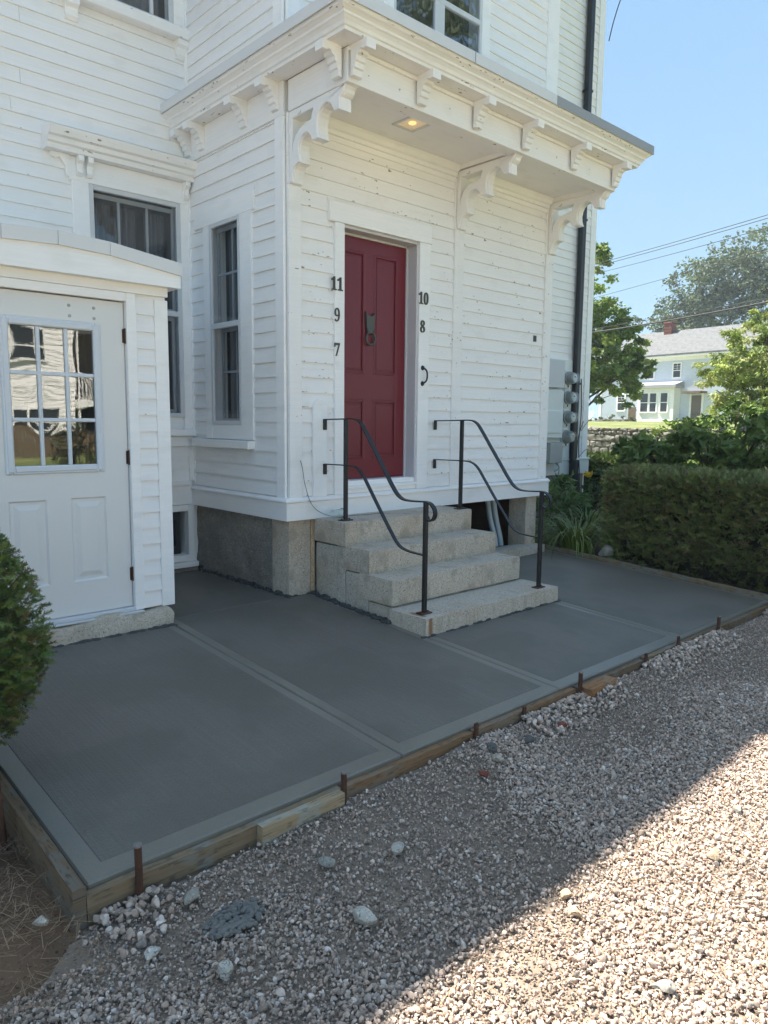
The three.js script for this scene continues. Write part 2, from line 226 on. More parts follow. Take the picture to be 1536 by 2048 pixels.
function boxUV(g, k = 1, s = 0) { const p = g.attributes.position, n = p.count, uv = new Float32Array(n * 2), A = V3(0, 0, 0), B = V3(0, 0, 0), C = V3(0, 0, 0); for (let i = 0; i < n; i += 3) { A.fromBufferAttribute(p, i); B.fromBufferAttribute(p, i + 1); C.fromBufferAttribute(p, i + 2); const N = B.clone().sub(A).cross(C.clone().sub(A)), a = [Math.abs(N.x), Math.abs(N.y), Math.abs(N.z)], m = a[0] > a[1] && a[0] > a[2] ? 0 : a[1] > a[2] ? 1 : 2; [A, B, C].forEach((v, j) => { const q = m === 0 ? [v.z, v.y] : m === 1 ? [v.x, v.z] : [v.x, v.y]; uv[(i + j) * 2] = q[0] * k + s; uv[(i + j) * 2 + 1] = q[1] * k + s * 0.7; }); } g.setAttribute('uv', new THREE.BufferAttribute(uv, 2)); return g; }
const rq = () => new THREE.Quaternion().setFromEuler(new THREE.Euler(rr(0, 6.283), rr(0, 6.283), rr(0, 6.283)));

// ---------------------------------------------------------------- the house
const house = thing('house', 'white clapboard house with a red door under a bracketed hood and granite steps', 'house');
const ZA = -1.55, EX = 0.1215, EB = 0.1135, rest = [];
const HP = (name, geo, mat = M.trim) => mesh(name, geo, mat, house);
const bx = (name, F, a, mat = M.trim, ch = 0.003) => HP(name, box(F, ...a, ch), mat);
function courses(F, v0, v1, e, n, U, holes, mat, vis = () => true) {   // boards of height e on the spans U, cut round the holes [u0, u1, v0, v1]
  for (let v = v0; v < v1 - 0.02; v += e) { const t = Math.min(v + e, v1);
    for (const [A, B] of U) { const cuts = [...new Set([A, B, ...holes.flatMap((h) => (h[3] > v && h[2] < t ? [h[0], h[1]] : [])).filter((u) => u > A && u < B)])].sort((p, q) => p - q); let run = null; const out = [];
      for (let i = 0; i + 1 < cuts.length; i++) { const m = (cuts[i] + cuts[i + 1]) / 2; let lo = v, hi = t; for (const h of holes) if (m > h[0] && m < h[1] && h[3] > v && h[2] < t) { if (h[2] <= v + 0.012) lo = Math.max(lo, h[3]); else hi = Math.min(hi, h[2]); }
        if (hi - lo < 0.012) { run = null; continue; } if (run && run[2] === lo && run[3] === hi) run[1] = cuts[i + 1]; else out.push(run = [cuts[i], cuts[i + 1], lo, hi]); }
      const split = []; for (const q of out) { if (q[1] - q[0] > 2.4) { const m = q[0] + (q[1] - q[0]) * rr(0.3, 0.75); split.push([q[0], m - 0.0012, q[2], q[3]], [m + 0.0012, q[1], q[2], q[3]]); } else split.push(q); }
      for (const [a, b, lo, hi] of split) { const g = clap(F, a, b, lo, hi - lo, n); vis(v) && hi - lo > 0.03 && b - a > 0.04 ? mesh('clapboard', g, mat, house) : rest.push(g); } } } }
// wall bodies behind the boards
const roomBox = (F, u0, u1, v0, v1, n, d = 0.5) => merge([box(F, u0 - 0.1, u1 + 0.1, v0 - 0.1, v1 + 0.1, n - d - 0.02, n - d), box(F, u0 - 0.1, u0 - 0.08, v0 - 0.1, v1 + 0.1, n - d, n), box(F, u1 + 0.08, u1 + 0.1, v0 - 0.1, v1 + 0.1, n - d, n), box(F, u0 - 0.08, u1 + 0.08, v0 - 0.1, v0 - 0.08, n - d, n), box(F, u0 - 0.08, u1 + 0.08, v1 + 0.08, v1 + 0.1, n - d, n)]);
const win = { left: [-1.143, -0.64, 1.38, 3.13], a: [-0.93, -0.10, 1.44, 3.375], up: [1.10, 2.24, 4.30, 5.75], upA: [-0.86, -0.12, 4.86, 6.3], door: [0.56, 1.44, 0.90, 3.036], cellar: [-0.75, -0.10, 0.13, 0.55] };
HP('wall', [wallCore(FR, 0.003, 3.527, 0.62, 8.6, -0.14, -0.003, [win.door, win.up]), wallCore(LF, ZA, -0.145, 0.62, 8.6, -0.14, -0.003, [win.left]), box(FR, 3.39, 3.527, 0.62, 8.6, ZA, -0.145),
  wallCore(FR, -9, -0.002, 0.0, 8.6, ZA - 0.14, ZA - 0.003, [win.a, win.upA, win.cellar]), box(FR, -0.002, 6.84, -0.3, 8.6, ZA - 0.14, ZA - 0.003), box(FR, -9, -8.86, -0.3, 8.6, -9, ZA - 0.145), box(FR, 6.70, 6.84, -0.3, 8.6, -9, ZA - 0.145), box(FR, -9, 6.84, -0.3, 8.6, -9.14, -9), box(FR, 0.15, 3.38, 0.60, 0.66, ZA, -0.15)], M.trim);
HP('foundation', box(FR, 3.60, 6.80, -0.4, 0.64, ZA - 0.05, ZA + 0.002), M.graniteDark); HP('foundation', box(FR, -9, -2.6, -0.4, 0.1, ZA - 0.05, ZA - 0.003), M.graniteDark);
HP('main_roof', [prism(FR, [[ZA + 0.32, 8.58], [ZA + 0.32, 8.72], [-5.3, 11.0], [-9.6, 8.72], [-9.6, 8.58], [-5.3, 10.8]], -9.5, 7.0), prism(FR, [[0.08, 8.2], [0.08, 8.3], [ZA, 8.5], [ZA, 8.2]], -0.10, 3.62)], M.shingle);
HP('eave', [box(FR, -9.5, 7.0, 8.48, 8.575, ZA + 0.02, ZA + 0.31, 0.01)]);

// front bay walls
courses(FR, 0.80, 3.70, EX, 0, [[0.122, 1.92], [2.05, 3.39]], [[0.459, 1.585, 0.7, 3.04], [0.40, 1.592, 3.036, 3.197]], M.peel);
for (const [a, b] of [[0.0, 0.122], [1.92, 2.05], [3.39, 3.525]]) bx('pilaster', FR, [a, b, 0.79, 3.235, 0.0, 0.034], M.peel);
for (const [a, b] of [[0.0, 0.122], [1.92, 2.05], [3.39, 3.525]]) bx('pilaster_head', FR, [a, b, 3.237, 3.76, 0.0, 0.026], M.peel);
bx('corner_board', LF, [-0.115, 0.0, 0.79, 3.735, 0.002, 0.028]);
bx('corner_board', LF, [ZA, -1.50, 0.79, 3.735, 0.002, 0.022]);
// left side wall of the bay
courses(LF, 0.80, 3.737, EX, 0, [[-1.5, -0.115]], [[-1.257, -0.46, 1.2, 3.2], [-1.405, -0.415, 3.13, 3.29]], M.paint);
// water table and foundation
const bend = (prof, X) => { if (THREE.ShapeUtils.area(prof.map((p) => new THREE.Vector2(...p))) < 0) prof = [...prof].reverse(); const P = [], U = [], N = X(0).length; let s = 0; for (let i = 0; i < prof.length; i++) { const a = prof[i], b = prof[(i + 1) % prof.length], l = Math.hypot(a[0] - b[0], a[1] - b[1]); for (let k = 0; k + 1 < N; k++) { const q = (p, j) => { const [x, z] = X(p[0])[j]; return [x, p[1], z]; }, w = (p, j) => { const [x, z] = X(p[0])[j]; return [Math.abs(X(0)[k][0] - X(0)[k + 1][0]) > 0.01 ? x : z, s + (p === b ? l : 0)]; }; P.push(q(a, k), q(a, k + 1), q(b, k + 1), q(a, k), q(b, k + 1), q(b, k)); U.push(w(a, k), w(a, k + 1), w(b, k + 1), w(a, k), w(b, k + 1), w(b, k)); } s += l; } return fixOut(poly(P, U)); };
HP('water_table', bend([[0, 0.609], [0.043, 0.609], [0.043, 0.755], [0.06, 0.762], [0.06, 0.775], [0.030, 0.795], [0, 0.795]], (d) => [[-d, ZA], [-d, d], [3.575, d], [3.575, 0]]), M.paint);
{ const g = rough(0.30, 0.92, 1.56, [5, 18, 34], 0.05, 3.1, 0.01, 6); g.translate(0.17, 0.146, -0.80); HP('foundation_stone', g, M.graniteDark);
  const h = rough(0.262, 0.92, 0.24, [5, 12, 4], 0.008, 5.7, 0.008, 9); h.translate(0.136, 0.146, -0.122); HP('foundation_stone', h, M.granite);
  HP('foundation_stone', box(FR, 0.225, 0.262, -0.2, 0.6, 0.0, 0.012), std({ map: T.granite, color: lin(1.05, 0.84, 0.62), roughness: 0.9 }));
  const q = rough(0.19, 0.92, 0.24, [4, 10, 4], 0.012, 9.7, 0.008, 9); q.translate(3.33, 0.146, -0.13); HP('pier', q, M.granite);
  HP('pier', box(FR, 3.43, 3.47, -0.1, 0.60, -0.1, -0.05, 0.003), M.trim);
  const r = rough(1.75, 0.14, 0.22, [16, 2, 4], 0.02, 19.7, 0.015, 6); r.translate(2.62, -0.01, -0.02); HP('sill_stone', r, M.graniteSide);
  HP('crawlspace_wall', [box(FR, 0.33, 3.4, -0.2, 0.6, -1.50, -1.40), box(FR, 3.40, 3.44, -0.2, 0.6, -1.4, -0.28)], M.mulch);
  for (const k of [0, 1]) HP('conduit', tube([[2.94 + k * 0.10, 0.62, -0.33], [2.965 + k * 0.10, 0.36, -0.30], [3.02 + k * 0.09, 0.10, -0.26], [3.03 + k * 0.09, -0.05, -0.25]], 0.03, 12), M.pipe);
  for (let i = 0; i < 34; i++) { const b = rough(rr(0.12, 0.22), rr(0.03, 0.06), rr(0.07, 0.12), [2, 1, 2], 0.012, i, 0.008); b.rotateY(rr(0, 3)); b.rotateX(rr(-0.25, 0.25)); b.translate(rr(1.95, 3.12), rr(-0.02, 0.05), rr(-1.05, -0.22)); HP('rubble', b, i % 3 ? M.mulch : M.brick); } }

// windows: frame mesh with panes, muntins and what hangs behind as children
function windowAt(F, [u0, u1, v0, v1], n, o = {}) {
  const w = o.w ?? 0.035, r = o.rail, parts = [box(F, u0, u0 + w, v0, v1, n - 0.03, n, 0.003), box(F, u1 - w, u1, v0, v1, n - 0.03, n, 0.003), box(F, u0 + w, u1 - w, v1 - w, v1, n - 0.031, n - 0.001, 0.003), box(F, u0 + w, u1 - w, v0, v0 + w, n - 0.031, n - 0.001, 0.003)];
  if (r) parts.push(box(F, u0 + w, u1 - w, r - 0.024, r + 0.024, n - 0.029, n + 0.006, 0.004));
  if (o.mull) parts.push(box(F, o.mull[0], o.mull[1], v0 + w, v1 - w, n - 0.028, n + 0.003, 0.003));
  const m = HP('window', parts, o.mat || M.metalWhite);
  const vs = r ? [[v0 + w, r - 0.024], [r + 0.024, v1 - w]] : [[v0 + w, v1 - w]], us = o.mull ? [[u0 + w, o.mull[0]], [o.mull[1], u1 - w]] : [[u0 + w, u1 - w]];
  for (const [a, b] of us) for (const [c, d] of vs) { const t = (rnd() - 0.5) * 0.004; mesh('pane', merge([(() => { const P = [[a, c], [b, c], [b, d], [a, d]].map((p, i) => F(p[0], p[1], n - 0.016 + (i % 3 ? t : 0))); return fixFace(P, F); })()]), o.glass || M.glass, m); }
  for (const [k, g] of Object.entries(o.kids || {})) mesh(k, g[0], g[1], m);
  return m;
}
function fixFace(P, F) { const d = V3(...F(0, 0, 1)).sub(V3(...F(0, 0, 0))), e = V3(...P[1]).sub(V3(...P[0])).cross(V3(...P[2]).sub(V3(...P[0]))); const T3 = e.dot(d) > 0 ? [P[0], P[1], P[2], P[0], P[2], P[3]] : [P[0], P[2], P[1], P[0], P[3], P[2]]; const U3 = e.dot(d) > 0 ? [[0, 0], [1, 0], [1, 1], [0, 0], [1, 1], [0, 1]] : [[0, 0], [1, 1], [1, 0], [0, 0], [0, 1], [1, 1]]; return poly(T3, U3); }
const grid = (F, u0, u1, v0, v1, us, vs, n, w = 0.022) => merge([box(F, u0, u0 + w, v0, v1, n - 0.02, n), box(F, u1 - w, u1, v0, v1, n - 0.02, n), box(F, u0 + w, u1 - w, v0, v0 + w * 1.6, n - 0.02, n), box(F, u0 + w, u1 - w, v1 - w * 1.6, v1, n - 0.02, n), ...us.map((u) => box(F, u - 0.01, u + 0.01, v0, v1, n - 0.018, n - 0.002)), ...vs.map((v) => box(F, u0 + w, u1 - w, v - 0.01, v + 0.01, n - 0.017, n - 0.003))]);
const drape = (F, u0, u1, v0, v1, n, folds, amp) => { const P = [], U = [], k = folds * 6; for (let i = 0; i < k; i++) { const q = (j) => [u0 + (u1 - u0) * j / k, n + amp * Math.sin(j / 6 * 6.283) * (0.6 + 0.4 * hash(Math.floor(j / 6), 3))]; const [a, na] = q(i), [b, nb] = q(i + 1); P.push(F(a, v0, na), F(b, v0, nb), F(b, v1, nb), F(a, v0, na), F(b, v1, nb), F(a, v1, na)); U.push([0, 0], [1, 0], [1, 1], [0, 0], [1, 1], [0, 1]); } return poly(P, U); };
windowAt(LF, win.left, 0.030, { rail: 2.247, kids: { sash: [[grid(LF, -1.11, -0.67, 2.25, 3.10, [-0.86], [2.70], -0.035), grid(LF, -1.11, -0.67, 1.40, 2.24, [-0.86], [1.85], -0.065)], M.sash], curtain: [[drape(LF, -1.10, -0.90, 1.42, 3.1, -0.16, 6, 0.02), drape(LF, -0.74, -0.66, 1.42, 3.1, -0.16, 3, 0.02)], M.curtain], room: [roomBox(LF, win.left[0], win.left[1], win.left[2], win.left[3], -0.14), M.room] } });
HP('window_casing', [box(LF, -1.257, -1.143, 1.25, 3.13, 0.002, 0.027, 0.003), box(LF, -0.64, -0.46, 1.25, 3.13, 0.002, 0.027, 0.003), box(LF, -1.405, -0.415, 3.13, 3.29, 0.002, 0.029, 0.003), box(LF, -1.143, -0.64, 1.25, 1.38, 0.002, 0.024, 0.003)]);
HP('window_sill', box(LF, -1.44, -0.455, 1.175, 1.245, 0.0, 0.085, 0.006));
windowAt(FR, win.a, ZA + 0.028, { rail: 2.385, w: 0.04, kids: { sash: [[grid(FR, -0.9, -0.13, 2.4, 3.33, [-0.645, -0.385], [], ZA - 0.05), grid(FR, -0.9, -0.13, 1.48, 2.37, [-0.52], [], ZA - 0.08)], M.sash], curtain: [[drape(FR, -0.9, -0.42, 1.5, 3.3, ZA - 0.22, 9, 0.025), drape(FR, -0.34, -0.14, 1.5, 3.3, ZA - 0.22, 4, 0.02)], M.curtain2], room: [roomBox(FR, ...win.a, ZA - 0.14), M.room] } });
HP('window_casing', [box(FR, -1.07, -0.93, 1.33, 3.39, ZA + 0.002, ZA + 0.032, 0.003), box(FR, -0.10, -0.004, 1.33, 3.39, ZA + 0.002, ZA + 0.032, 0.003), box(FR, -1.09, -0.004, 3.375, 3.56, ZA + 0.003, ZA + 0.036, 0.003)]);
HP('window_sill', [box(FR, -1.1, -0.003, 1.265, 1.33, ZA + 0.001, ZA + 0.09, 0.005), box(FR, -1.1, -0.003, 1.17, 1.262, ZA + 0.002, ZA + 0.04, 0.003)]);
HP('window_cornice', prism(FR, [[0, 3.562], [0.115, 3.562], [0.12, 3.60], [0.145, 3.61], [0.15, 3.645], [0.18, 3.655], [0.20, 3.70], [0.205, 3.715], [0.0, 3.74]].map(([n, v]) => [n + ZA + 0.003, v]), -1.285, -0.004), M.peel);
const scroll = (F, u, w, n, v, h, d) => prism(F, [[n, v], [n + d, v], [n + d, v - h * 0.28], [n + d * 0.55, v - h * 0.42], [n + d * 0.42, v - h * 0.75], [n + d * 0.55, v - h * 0.86], [n + d * 0.3, v - h], [n, v - h]], u, u + w);
HP('cornice_bracket', scroll(FR, -1.035, 0.045, ZA + 0.036, 3.56, 0.15, 0.075)); HP('cornice_bracket', scroll(FR, -0.955, 0.045, ZA + 0.036, 3.56, 0.15, 0.075)); HP('cornice_bracket', scroll(FR, -0.08, 0.045, ZA + 0.036, 3.56, 0.15, 0.075));
HP('cornice_bracket', prism((u, v, n) => [n, v, u], [[-1.09, 3.56], [-1.235, 3.56], [-1.235, 3.53], [-1.20, 3.515], [-1.165, 3.53], [-1.12, 3.47], [-1.115, 3.40], [-1.09, 3.39]], ZA + 0.012, ZA + 0.05));
// upper window of the main wall
windowAt(FR, win.upA, ZA + 0.03, { w: 0.045, mull: [-0.34, -0.31], kids: { curtain: [drape(FR, -0.8, -0.15, 4.9, 6.2, ZA - 0.2, 9, 0.02), M.curtain], room: [roomBox(FR, ...win.upA, ZA - 0.14), M.room] } });
HP('window_casing', [box(FR, -0.12, -0.02, 4.86, 6.4, ZA + 0.002, ZA + 0.034, 0.003), box(FR, -1.0, -0.86, 4.86, 6.4, ZA + 0.002, ZA + 0.034, 0.003), box(FR, -1.0, -0.02, 6.3, 6.48, ZA + 0.003, ZA + 0.036, 0.003)]);
HP('window_sill', box(FR, -1.16, 0.0, 4.765, 4.855, ZA + 0.001, ZA + 0.11, 0.006), M.peel);
HP('sill_bracket', scroll(FR, -1.07, 0.1, ZA + 0.006, 4.763, 0.15, 0.085)); HP('sill_bracket', scroll(FR, -0.11, 0.1, ZA + 0.006, 4.763, 0.15, 0.085));
// main wall, left part
courses(FR, 0.84, 7.25, EB, ZA, [[-3.2, -0.004]], [[-3.3, -0.66, 0.8, 2.42], [-0.065, 0, 0.8, 1.2], [-0.67, 0, 1.168, 2.43], [-1.07, 0, 2.3, 3.4], [-1.09, 0, 3.375, 3.56], [-1.285, 0, 3.56, 3.738], [-1.16, 0, 4.765, 4.86], [-1.0, 0, 4.86, 6.48]], M.paint, (v) => v < 5.3);
bx('corner_board', FR, [-0.065, -0.004, 0.84, 1.17, ZA + 0.003, ZA + 0.03]);
HP('water_table', [box(FR, -1.03, -0.044, 0.615, 0.80, ZA, ZA + 0.03, 0.003), box(FR, -1.03, -0.061, 0.80, 0.84, ZA, ZA + 0.05, 0.004)], M.paint);
{ const w = HP('cellar_window', [box(FR, -0.85, -0.75, 0.06, 0.61, ZA, ZA + 0.05, 0.003), box(FR, -0.10, -0.035, 0.06, 0.61, ZA, ZA + 0.05, 0.003), box(FR, -0.75, -0.10, 0.55, 0.61, ZA, ZA + 0.045, 0.003), box(FR, -0.75, -0.10, 0.07, 0.13, ZA, ZA + 0.07, 0.003), box(FR, -0.90, -0.03, 0.015, 0.065, ZA, ZA + 0.11, 0.004)]);
  mesh('sash', grid(FR, -0.72, -0.145, 0.13, 0.55, [-0.43], [], ZA - 0.03, 0.05), M.castIron, w); mesh('pane', fixFace([[-0.72, 0.13], [-0.145, 0.13], [-0.145, 0.55], [-0.72, 0.55]].map(([a, b]) => FR(a, b, ZA - 0.04)), FR), M.glass, w); mesh('blind', box(FR, -0.62, -0.24, 0.2, 0.5, ZA - 0.10, ZA - 0.09), M.curtain, w); mesh('room', roomBox(FR, ...win.cellar, ZA - 0.14), M.room, w); }
HP('foundation', box(FR, -1.1, -0.02, -0.3, 0.013, ZA - 0.05, ZA + 0.08, 0.01), M.graniteDark);

// upper storey of the bay
courses(LF, 4.22, 8.2, 0.112, 0, [[-1.49, -0.125]], [], M.paint, (v) => v < 5.5);
bx('corner_board', LF, [ZA, -1.49, 4.2, 8.19, 0.002, 0.026]); bx('corner_board', LF, [-0.125, 0.0, 4.2, 8.19, 0.002, 0.028]);
bx('corner_board', FR, [0.0, 0.12, 4.2, 8.19, 0.002, 0.0285]); bx('corner_board', FR, [3.29, 3.445, 4.2, 8.19, 0.002, 0.0285]);
courses(FR, 4.28, 8.2, 0.1135, 0, [[0.12, 3.29]], [[0.98, 2.36, 4.2, 5.92]], M.paint, (v) => v < 5.5);
HP('window_casing', [box(FR, 0.98, 1.10, 4.24, 5.75, 0.002, 0.03, 0.003), box(FR, 2.24, 2.36, 4.24, 5.75, 0.002, 0.03, 0.003), box(FR, 0.98, 2.36, 5.75, 5.92, 0.002, 0.033, 0.003)]);
windowAt(FR, win.up, 0.026, { w: 0.03, mull: [1.60, 1.725], rail: 5.15, mat: M.metalWhite, glass: M.glassUp, kids: { blind: [[drape(FR, 1.14, 1.58, 4.34, 5.7, -0.25, 8, 0.02)], M.curtain2], room: [roomBox(FR, ...win.up, -0.14), M.room] } });
// main wall beyond the bay
courses(FR, 0.877, 8.55, EB, ZA, [[3.45, 6.70]], [], M.paint, (v) => v < 7.4);
HP('clapboards', rest, M.paint).userData.kind = 'stuff';
bx('corner_board', FR, [6.70, 6.845, 0.87, 8.55, ZA + 0.002, ZA + 0.03]);
HP('water_table', [box(FR, 3.6, 6.90, 0.634, 0.85, ZA, ZA + 0.04, 0.003), box(FR, 3.6, 6.915, 0.85, 0.878, ZA, ZA + 0.055, 0.004)], M.sage);
{ const d = HP('downspout', [box(FR, 6.325, 6.435, 0.80, 8.5, ZA + 0.04, ZA + 0.12, 0.012)], M.black);
  mesh('elbow', [box(FR, 6.325, 6.445, 0.62, 0.86, ZA + 0.045, ZA + 0.16, 0.02)], M.castIron, d); mesh('boot', [cyl(0.065, 0.06, 0.85, 6.385, -0.2, ZA + 0.14, 14)], M.castIron, d);
  for (const y of [2.0, 4.4, 6.2]) mesh('strap', box(FR, 6.325, 6.445, y, y + 0.03, ZA + 0.02, ZA + 0.124), M.black, d); }

// hood over the door
const ring = (prof) => { const P = [], U = [], X = (d, k) => [[-d, ZA], [-d, 0.74 + d], [3.53 + d, 0.74 + d], [3.53 + d, ZA]][k]; let s = 0;
  for (let i = 0; i < prof.length; i++) { const a = prof[i], b = prof[(i + 1) % prof.length], l = Math.hypot(a[0] - b[0], a[1] - b[1]);
    for (let k = 0; k < 3; k++) { const q = (p, j) => { const [x, z] = X(p[0], j); return [x, p[1], z]; }, w = (p, j) => { const [x, z] = X(p[0], j); return [k === 1 ? x : z, s + (p === b ? l : 0)]; };
      P.push(q(a, k), q(a, k + 1), q(b, k + 1), q(a, k), q(b, k + 1), q(b, k)); U.push(w(a, k), w(a, k + 1), w(b, k + 1), w(a, k), w(b, k + 1), w(b, k)); } s += l; }
  return fixOut(poly(P, U)); };
HP('hood_roof', [ring([[0.252, 4.118], [0.252, 4.19], [0.0, 4.232], [0.0, 4.118]]), prism(FR, [[0, 4.12], [0.74, 4.12], [0.74, 4.234], [0, 4.29]], -0.01, 3.54)], M.flash);
{ const f = HP('hood_flashing', ring([[0.2525, 4.112], [0.262, 4.112], [0.262, 4.188], [0.2525, 4.196]]), M.flash);
  mesh('seam', [box(FR, 1.03, 1.036, 4.113, 4.189, 1.0022, 1.0045), box(FR, 3.25, 3.256, 4.113, 4.189, 1.0022, 1.0045)], M.flashGrey, f);
  mesh('drip_edge', box(FR, 2.1, 3.786, 4.1105, 4.1885, 1.0024, 1.0036), M.flashGrey, f); }
HP('crown_moulding', ring([[0.243, 4.117], [0.243, 4.10], [0.236, 4.092], [0.222, 4.084], [0.205, 4.072], [0.203, 4.058], [0.192, 4.05], [0.178, 4.034], [0.170, 4.012], [0.158, 4.006], [0.155, 3.985], [0.0, 3.985], [0.0, 4.117]]), M.peel);
bx('frieze', LF, [ZA, 0.0, 3.737, 3.984, 0.001, 0.024], M.paint);
HP('frieze', [box(FR, 0.001, 3.529, 3.757, 3.984, 0.60, 0.738, 0.003), box(FR, 0.0, 3.53, 3.952, 3.983, 0.7385, 0.757, 0.004)], M.peel);
HP('beam', box(FR, 0.002, 0.122, 3.758, 3.983, 0.03, 0.599, 0.003), M.paint); HP('beam', box(FR, 1.925, 2.045, 3.766, 3.982, 0.03, 0.599, 0.003), M.paint); HP('beam', box(FR, 3.408, 3.528, 3.758, 3.983, 0.03, 0.599, 0.003), M.paint);
HP('porch_ceiling', [wallCore((u, v, n) => [u, n, v], 0.123, 3.407, 0.002, 0.599, 3.805, 3.825, [[0.83, 1.03, 0.34, 0.54]])], M.paint);
for (const [a, b] of [[0.123, 1.924], [2.046, 3.407]]) HP('ceiling_moulding', prism(FR, [[0.002, 3.66], [0.022, 3.66], [0.024, 3.70], [0.04, 3.705], [0.044, 3.735], [0.062, 3.745], [0.078, 3.775], [0.085, 3.804], [0.002, 3.804]], a, b));
const smallProf = (n) => [[n, 3.984], [n + 0.165, 3.984], [n + 0.165, 3.925], [n + 0.125, 3.925], [n + 0.115, 3.935], [n + 0.095, 3.935], [n + 0.085, 3.915], [n + 0.062, 3.905], [n + 0.06, 3.875], [n + 0.044, 3.868], [n + 0.042, 3.835], [n + 0.028, 3.828], [n + 0.022, 3.79], [n, 3.782]];
for (const u of [0.012, 0.66, 1.305, 1.955, 2.70, 3.43]) HP('hood_bracket', prism(FR, smallProf(0.758), u, u + 0.085), M.peel);
for (const u of [-1.52, -1.275, -0.585, -0.135, 0.62]) HP('hood_bracket', prism(LF, smallProf(0.0245), u, u + 0.085), M.paint);
HP('hood_bracket', prism((u, v, n) => [3.53 + n, v, 0.62 + u], smallProf(0), 0, 0.085), M.paint);
// large scrolled brackets (outline in z, y)
const OUT = [[0.0, 3.236], [0.032, 3.242], [0.036, 3.275], [0.042, 3.301], [0.055, 3.335], [0.08, 3.355], [0.112, 3.364], [0.135, 3.362], [0.136, 3.385], [0.125, 3.42], [0.118, 3.455], [0.125, 3.497], [0.142, 3.525], [0.167, 3.544], [0.198, 3.553], [0.228, 3.553], [0.25, 3.54], [0.268, 3.518], [0.282, 3.486], [0.305, 3.476], [0.372, 3.476], [0.358, 3.50], [0.35, 3.53], [0.346, 3.575], [0.356, 3.625], [0.372, 3.658], [0.395, 3.678], [0.425, 3.69], [0.455, 3.694], [0.482, 3.688], [0.505, 3.672], [0.528, 3.64], [0.545, 3.612], [0.613, 3.606], [0.613, 3.69], [0.632, 3.70], [0.648, 3.715], [0.655, 3.735], [0.672, 3.752], [0.70, 3.7565], [0.0, 3.7565]];
const INN = [[0.042, 3.44], [0.05, 3.515], [0.078, 3.566], [0.135, 3.604], [0.205, 3.622], [0.275, 3.632], [0.285, 3.668], [0.305, 3.70], [0.042, 3.70]];
function largeBracket(x0, mat) {
  const mk = (pts, w, bev, grow = 1) => { const s = new THREE.Shape(pts.map((p) => new THREE.Vector2(...p))); s.holes.push(new THREE.Path(INN.map((p) => new THREE.Vector2(0.14 + (p[0] - 0.14) * grow, 3.61 + (p[1] - 3.61) * grow)))); const g = new THREE.ExtrudeGeometry(s, { depth: w - 2 * bev, bevelEnabled: true, bevelSize: bev, bevelThickness: bev, bevelOffset: -bev, bevelSegments: 1 }); g.rotateY(-Math.PI / 2); return g; };
  const b = mk(OUT, 0.112, 0.006); b.translate(x0 + 0.112, 0, 0.028);
  const m = HP('large_bracket', b, mat);
  const r = mk(OUT.map(([z, y]) => [Math.max(0.0, z + 0.006), y - 0.004]), 0.07, 0.003, 1.08); r.translate(x0 + 0.091, 0, 0.030); mesh('bead', r, mat, m);
}
for (const x of [0.004, 1.93, 3.412]) largeBracket(x, M.peel);
// recessed ceiling light
{ const l = HP('ceiling_light', [box(FR, 0.81, 1.05, 3.795, 3.806, 0.32, 0.345, 0.002), box(FR, 0.81, 1.05, 3.795, 3.806, 0.535, 0.56, 0.002), box(FR, 0.81, 0.835, 3.7955, 3.8065, 0.345, 0.535, 0.002), box(FR, 1.025, 1.05, 3.7955, 3.8065, 0.345, 0.535, 0.002)], M.metalWhite);
  mesh('light_diffuser', box(FR, 0.83, 1.03, 3.812, 3.818, 0.34, 0.54), std({ color: lin(0.75, 0.7, 0.6), roughness: 0.6, emissive: lin(1.0, 0.66, 0.30), emissiveIntensity: 0.07 }), l);
  mesh('light_bulb', (() => { const g = new THREE.SphereGeometry(0.032, 16, 10); g.scale(1, 0.3, 1); g.translate(0.93, 3.806, 0.44); return g; })(), std({ color: lin(0.8, 0.7, 0.5), emissive: lin(1.0, 0.55, 0.18), emissiveIntensity: 0.38 }), l);
  RectAreaLightUniformsLib.init(); const a = new THREE.RectAreaLight(lin(1.0, 0.68, 0.36), 1.0, 0.19, 0.19); a.position.set(0.93, 3.792, 0.44); a.rotation.x = -Math.PI / 2; scene.add(a); }

// front door, its frame and fittings
HP('door_casing', [box(FR, 0.459, 0.56, 0.796, 3.036, 0.002, 0.040, 0.003), box(FR, 1.445, 1.585, 0.796, 3.036, 0.002, 0.040, 0.003), box(FR, 0.40, 1.592, 3.036, 3.197, 0.002, 0.047, 0.004)], M.trim);
HP('door_frame', [box(FR, 0.515, 0.56, 0.90, 3.036, -0.15, 0.001), box(FR, 1.428, 1.4445, 0.90, 3.0355, -0.15, 0.02, 0.004), box(FR, 1.412, 1.4275, 0.90, 3.0, -0.15, -0.095, 0.003), box(FR, 0.56, 1.428, 3.012, 3.0355, -0.15, 0.018, 0.004), box(FR, 0.56, 1.412, 2.995, 3.0115, -0.15, -0.095, 0.003)], std({ color: lin(0.62, 0.61, 0.62), roughness: 0.5 }));
HP('door_sill', [box(FR, 0.50, 1.44, 0.86, 0.905, -0.16, 0.01, 0.006), box(FR, 0.5605, 1.4445, 0.797, 0.86, -0.05, 0.026, 0.004), box(FR, 0.561, 1.444, 0.835, 0.858, 0.0265, 0.045, 0.004)], M.trim);
